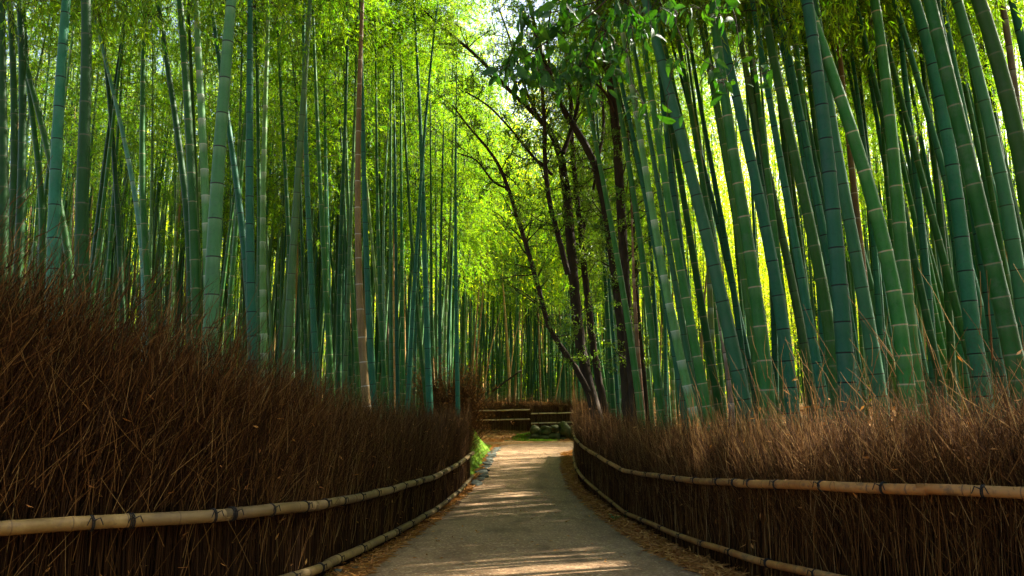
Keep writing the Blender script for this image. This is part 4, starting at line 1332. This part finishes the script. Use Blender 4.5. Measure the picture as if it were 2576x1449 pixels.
def tree(label, limbs, name='tree', leaf_L=(0.05, 0.09), leaf_W=(0.022, 0.04), leaf_t=0.35, twigs=26, per=42, sub=True, low=(), foot=True):
    base = limbs[0][0].copy()
    root_loc = np.array([base[0], base[1], float(hz(base[0], base[1]))])
    root = tag(empty(name, tuple(root_loc)), label, 'tree')
    A = Acc()
    ends = []
    for li, rows in enumerate(limbs):
        rows = rows.copy()
        if li == 0 and foot:
            rows = np.concatenate([[[base[0] + (base[0] - rows[1, 0]) * 0.05, base[1], root_loc[2] - 0.2, base[3] * 1.15]], rows])
        S = spline(rows, max(14, len(rows) * 5))
        S[:, :3] += RNG.normal(0, 1, (len(S), 3)) * (S[:, 3:4] * 0.07)
        V, Q = tubes(S[None, :, :3] - root_loc, S[None, :, 3], 10)
        A.add(V, Q)
        n = len(S)
        L = np.linalg.norm(np.diff(S[:, :3], axis=0), axis=1).sum()
        nt = int(twigs * L / 6.0)
        for _ in range(nt):
            u = random.uniform(leaf_t if li == 0 else 0.12, 1.0)
            k = min(n - 2, int(u * (n - 1)))
            p = S[k, :3]
            tg = unit(S[k + 1, :3] - S[k, :3])
            ends.append((p, tg, min(S[k, 3] * 0.4, 0.018)))
    for (p, n_) in low:
        for _ in range(n_):
            ends.append((np.array(p), np.array([0, 0, 1.0]), 0.008))
    twP, twR = [], []
    for p, tg, r in ends:
        d = unit(tg * 0.5 + RNG.normal(0, 0.75, 3) + np.array([0, 0, 0.15]))
        ln = random.uniform(0.5, 1.5)
        q = np.linspace(0, 1, 6)[:, None]
        P = p + d * ln * q + RNG.normal(0, 0.05, (6, 3)) * q + np.array([0, 0, -0.12]) * q ** 2 * ln
        twP.append(P); twR.append(max(r, 0.006) * (1 - 0.8 * q[:, 0]))
        if sub:
            for _ in range(3):
                k = random.randint(1, 4)
                d2 = unit(d * 0.5 + RNG.normal(0, 0.7, 3))
                l2 = random.uniform(0.25, 0.6)
                twP.append(P[k] + d2 * l2 * q + RNG.normal(0, 0.02, (6, 3)) * q)
                twR.append(0.005 * (1 - 0.7 * q[:, 0]))
    twP, twR = np.array(twP), np.array(twR)
    V, Q = tubes(twP - root_loc, twR, 4)
    A.add(V, Q)
    A.build('trunk', [M['bark']], root)
    m = len(twP) * per
    i = np.repeat(np.arange(len(twP)), per)
    u = RNG.uniform(0.25, 1, m) * 5
    k = np.minimum(4, u.astype(int)); fr = (u - k)[:, None]
    B = twP[i, k] * (1 - fr) + twP[i, k + 1] * fr + RNG.normal(0, 0.035, (m, 3))
    V, Q = rhombs(B - root_loc, RNG.normal(0, 0.8, (m, 3)) + np.array([0, 0, -0.3]), unit(RNG.normal(0, 0.5, (m, 3)) + np.array([0, 0, 1.])), RNG.uniform(*leaf_L, m), RNG.uniform(*leaf_W, m))
    C = Acc()
    C.add(V, Q, 0, rnd=np.repeat(np.clip(np.repeat(RNG.uniform(0, .8, len(twP)), per) + RNG.uniform(0, .25, m), 0, 1), 4))
    C.build('crown', [M['bushleaf']], root, smooth=False)
    return root


DT = 18.5
tree('dark multi-stemmed tree whose main limb sweeps up to the left over the path',
     [px_limb([(1512, 1075, 30), (1479, 970, 28), (1456, 850, 27), (1444, 724, 26), (1434, 575, 25), (1424, 475, 23), (1412, 400, 20), (1399, 350, 17), (1359, 300, 13), (1284, 230, 11), (1184, 125, 9), (1100, 60, 6), (1060, 20, 4)], DT, 2.0),
      px_limb([(1479, 985, 16), (1454, 934, 15), (1419, 884, 14), (1379, 824, 13), (1354, 720, 12), (1329, 635, 12), (1304, 550, 11), (1279, 475, 10), (1254, 410, 9), (1224, 370, 7), (1179, 320, 6), (1139, 265, 4)], DT - 0.2, -1.0),
      px_limb([(1428, 690, 15), (1411, 615, 14), (1384, 525, 13), (1371, 425, 12), (1370, 350, 11), (1367, 250, 9), (1350, 120, 7), (1340, 20, 5)], DT - 0.1, -0.5),
      px_limb([(1416, 385, 14), (1440, 325, 11), (1459, 240, 9), (1470, 150, 7), (1478, 60, 5)], DT + .3, 1),
      px_limb([(1390, 440, 9), (1340, 395, 7), (1290, 330, 6), (1230, 265, 5), (1170, 230, 4)], DT + .1, -1.2),
      px_limb([(1370, 320, 9), (1330, 250, 7), (1290, 120, 6), (1255, 20, 4)], DT + .4, 1),
      px_limb([(1279, 475, 7), (1240, 460, 6), (1200, 400, 5), (1150, 385, 3)], DT - .6, -1)],
     twigs=26, per=30, low=[(at(1480, 920, 18.2), 3), (at(1440, 905, 18), 3), (at(1455, 800, 18.4), 3), (at(1470, 640, 18.4), 3), (at(1420, 560, 18.4), 4)])
tree('slimmer dark stem rising close behind the multi-stemmed tree on its right',
     [px_limb([(1532, 1075, 20), (1514, 1000, 19), (1491, 874, 18), (1481, 760, 17), (1469, 680, 16), (1462, 590, 15), (1449, 475, 13), (1440, 380, 11), (1436, 250, 9), (1420, 110, 7), (1412, 10, 5)], 19.2, .5),
      px_limb([(1462, 600, 10), (1490, 500, 8), (1500, 420, 7), (1520, 330, 5)], 19.4, 1)], twigs=18, per=26, low=[(at(1500, 760, 19), 2)])
tree('curved brown trunk bending left above, behind the arching green culm',
     [px_limb([(1579, 1085, 24), (1572, 962, 23), (1562, 803, 23), (1545, 680, 22), (1524, 525, 21), (1494, 400, 20), (1459, 340, 19), (1424, 290, 17), (1394, 225, 15), (1374, 175, 13), (1354, 100, 11), (1330, 0, 8)], 17.6, 1.5),
      px_limb([(1394, 225, 9), (1375, 120, 7), (1385, 20, 5)], 18.8, -1),
      px_limb([(1500, 420, 9), (1520, 330, 7), (1515, 220, 6), (1490, 120, 4)], 17.9, 1)], twigs=12, per=26, low=[(at(1530, 640, 17.5), 4)])
# the straight dark trunk; one of its boughs reaches out over the path towards the camera, its leafy twigs hang into view
F_rows = px_limb([(1600, 1080, 24), (1592, 960, 24), (1581, 842, 24), (1570, 650, 24), (1560, 480, 24), (1549, 300, 23), (1524, 130, 22), (1506, 0, 20)], 16.8, 0.4)
top = F_rows[-1]
F_rows = np.concatenate([F_rows, [[top[0] - .1, top[1], top[2] + 1.5, top[3] * .85], [top[0] - .1, top[1] + .2, top[2] + 3.5, top[3] * .5]]])
bough = np.array([[top[0], top[1], top[2] + 0.9, 0.085], [2.0, 14.5, 11.6, 0.075], [1.9, 11.5, 9.6, 0.06], [1.6, 8.6, 7.6, 0.048], [1.45, 7.0, 6.3, 0.035], [1.3, 6.0, 5.75, 0.02], [1.0, 5.2, 5.4, 0.01]])
upper = []  # limbs added above the frame to shade the path
for ex, ey, ez in ((4.6, 15.4, 11.6), (6.2, 17.6, 12.2), (7.6, 19.4, 12.8), (5.4, 20.2, 13.4), (8.6, 17.0, 12.0), (4.0, 18.6, 14.0), (6.8, 15.2, 12.4), (9.4, 20.4, 13.6)):
    mid = np.array([(top[0] + ex) / 2, (top[1] + ey) / 2, (top[2] + 1.4 + ez) / 2 + 0.4])
    upper.append(np.array([[top[0] - .1, top[1], top[2] + 1.2, 0.07], [*mid, 0.05], [ex, ey, ez, 0.02]]))
third = px_limb([(1629, 1075, 14), (1621, 962, 13), (1604, 800, 12), (1596, 650, 11), (1588, 480, 10), (1578, 330, 8)], 17.2, .4)
big = tree('straight dark trunk whose leafy bough hangs over the path at the top', [F_rows, bough, third,
           px_limb([(1549, 300, 9), (1530, 240, 7), (1490, 200, 6), (1455, 190, 4)], 17.1, -.8)] + upper, twigs=14, per=40)


def broad_leaf(B, d, nrm, L, W):
    """leaves with a fold along the midrib and a rounded outline: 3 x 4 grid each"""
    d = unit(d); s = unit(np.cross(d, nrm)); up = np.cross(s, d)
    n = len(B)
    us = np.array([0.0, 0.16, 0.42, 0.72, 1.0])
    ws = np.array([0.08, 0.72, 1.0, 0.70, 0.02])
    dr = np.array([0.0, 0.02, 0.0, -0.06, -0.16])
    V = np.zeros((n, 5, 3, 3))
    curl = RNG.uniform(0.3, 1.8, n)
    for a in range(5):
        mid = B + d * (L * us[a])[:, None] + up * (L * dr[a] * curl)[:, None]
        for c, sg in enumerate((-1, 0, 1)):
            V[:, a, c] = mid + s * (W * ws[a] * 0.5 * sg)[:, None] + up * (W * ws[a] * 0.16 * abs(sg))[:, None]
    idx = np.arange(n * 15).reshape(n, 5, 3)
    Q = np.stack([idx[:, :-1, :-1], idx[:, :-1, 1:], idx[:, 1:, 1:], idx[:, 1:, :-1]], -1).reshape(-1, 4)
    return V.reshape(-1, 3), Q


def hanging_twigs():
    loc = np.array(big.location)
    stems = Acc()
    LB, LD, LN, LL_, LW = [], [], [], [], []

    def twig(pts, D, r=0.007, leaves_at=(), D2=None):
        D2 = D if D2 is None else D2
        rows = np.array([at(px, py, D + (D2 - D) * i / max(1, len(pts) - 1)) for i, (px, py) in enumerate(pts)])
        S = spline(rows, 18)
        S += RNG.normal(0, 0.006, S.shape)
        V, Q = tubes(S[None] - loc, np.linspace(r, r * 0.35, 18)[None], 5)
        stems.add(V, Q)
        return S

    def cluster(px, py, D, n, L=0.13, spread=0.12):
        c = at(px, py, D)
        for _ in range(n):
            b0 = c + RNG.normal(0, spread * 0.45, 3)
            d = unit(RNG.normal(0, 0.55, 3) + np.array([-0.1, 0, -0.75]))
            LB.append(b0); LD.append(d); LN.append(unit(RNG.normal(0, .8, 3) + np.array([0, -0.6, 0.6])))
            l = L * random.uniform(.6, 1.4)
            LL_.append(l); LW.append(l * random.uniform(.32, .46))
            e = np.stack([c + (b0 - c) * 0.0, (c + b0) / 2 + RNG.normal(0, .01, 3), b0])
            V, Q = tubes(e[None] - loc, np.array([[.003, .0025, .002]]), 4)
            stems.add(V, Q)

    # main twigs reach up to the bough above the frame
    b1, b2, b3 = bough[3, :3], bough[4, :3], bough[5, :3]
    p1, p2, p3 = (px_of(*b) for b in (b1, b2, b3))
    D0 = 6.4
    twig([p3, (1560, -40), (1523, 29), (1437, 72), (1380, 100), (1320, 150), (1265, 170)], b3[1], .011, D2=D0 + .2)
    twig([p3, (1600, -60), (1480, 20), (1400, 30), (1330, 40), (1300, 60)], b3[1], .010, D2=D0 + .8)
    twig([p2, (1640, -120), (1566, 100), (1578, 170), (1595, 250), (1618, 262)], b2[1], .008, D2=D0)
    twig([p2, (1692, -60), (1692, 57), (1724, 135), (1781, 155), (1800, 172)], b2[1], .009, D2=D0)
    twig([(1724, 135), (1690, 180), (1681, 200), (1678, 272), (1680, 300)], D0 + .1, .006)
    twig([p2, (1800, -100), (1839, 0), (1865, 86), (1853, 172), (1820, 205)], b2[1], .008, D2=D0)
    twig([(1865, 86), (1880, 130), (1908, 180)], D0 + .2, .005)
    twig([(1523, 29), (1500, 100), (1470, 160), (1440, 190)], D0 + .1, .007)
    twig([(1437, 72), (1410, 120), (1400, 180)], D0 + .1, .006)
    twig([(1470, 160), (1500, 200), (1514, 255)], D0 + .1, .005)
    twig([p3, (1640, -40), (1620, 30), (1640, 60)], b3[1], .007, D2=D0 - .3)
    twig([p2, (1780, -60), (1808, 30)], b2[1], .006, D2=D0)
    for px, py, n in [(1328, 43, 14), (1345, 85, 10), (1300, 110, 9), (1285, 158, 16), (1262, 175, 8), (1322, 187, 16), (1300, 205, 9), (1360, 205, 14), (1345, 160, 10), (1408, 201, 12), (1385, 175, 10), (1430, 140, 12),
                      (1460, 166, 18), (1431, 86, 12), (1480, 120, 12), (1523, 80, 14), (1505, 40, 10), (1494, 190, 11), (1470, 210, 7), (1545, 110, 10), (1400, 60, 10), (1460, 30, 12), (1375, 30, 10), (1420, 10, 9),
                      (1514, 258, 5), (1618, 258, 7), (1598, 278, 3), (1667, 300, 4), (1690, 298, 2), (1796, 172, 9), (1819, 208, 9), (1807, 37, 12), (1830, 20, 8), (1911, 187, 8), (1895, 170, 4),
                      (1701, 152, 4), (1609, 40, 16), (1638, 69, 10), (1590, 70, 8), (1660, 20, 9), (1560, 30, 10), (1580, 10, 10), (1760, 20, 6), (1700, 30, 5), (1545, 190, 5), (1840, 60, 5), (1575, 130, 4)]:
        cluster(px, py, D0 + random.uniform(-.25, .45), n)
    stems.build('hanging_twig', [M['twigbark']], big)
    n = len(LB)
    V, Q = broad_leaf(np.array(LB) - loc, np.array(LD), np.array(LN), np.array(LL_), np.array(LW))
    A = Acc()
    A.add(V, Q, 0, rnd=np.repeat(RNG.uniform(0, 1, n), 15))
    tag(A.build('hanging_leaves', [M['oakleaf']], big), 'broad dark glossy leaves hanging over the path', kind='stuff')


hanging_twigs()

# a fallen dry pole leaning in the far grove
pts = np.array([at(1312, 931, 43.2), at(1275, 957, 43.1), at(1238, 985, 43.0)])
A = Acc()
V, Q = tubes(spline(pts, 8)[None], np.linspace(.04, .06, 8)[None], 8, cap=True)
A.add(V, Q)
tag(A.build('fallen_pole', [M['twigbark']]), 'dark fallen pole lying slanted among the culms of the far grove', 'pole')

# ------------------------------------------------------------------ light
w = bpy.data.worlds.new('World')
scene.world = w
w.use_nodes = True
nt = w.node_tree
bg = nt.nodes['Background']
sky = nt.nodes.new('ShaderNodeTexSky')
sky.sky_type = 'NISHITA'
sky.sun_disc = False
EL, AZ = math.radians(43), math.radians(60)        # the sun stands ahead, to the right
sky.sun_elevation = EL
sky.sun_rotation = AZ
sky.dust_density = 4.0
sky.ozone_density = 0.3
nt.links.new(sky.outputs[0], bg.inputs[0])
bg.inputs[1].default_value = 0.08
sd = bpy.data.lights.new('sun', 'SUN')
sd.energy = 5.0
sd.angle = math.radians(0.53)
sd.color = (1.0, 0.93, 0.80)
sun = bpy.data.objects.new('sun', sd)
COL.objects.link(sun)
dirv = Vector((math.sin(AZ) * math.cos(EL), math.cos(AZ) * math.cos(EL), math.sin(EL)))
sun.rotation_euler = (-dirv).to_track_quat('-Z', 'Y').to_euler()
sun.location = dirv * 60

scene.view_settings.view_transform = 'Standard'
scene.view_settings.look = 'None'
scene.view_settings.exposure = 2.7
scene.view_settings.gamma = 1.0
scene.cycles.max_bounces = 10
scene.cycles.diffuse_bounces = 5
scene.cycles.transmission_bounces = 6
scene.cycles.transparent_max_bounces = 8
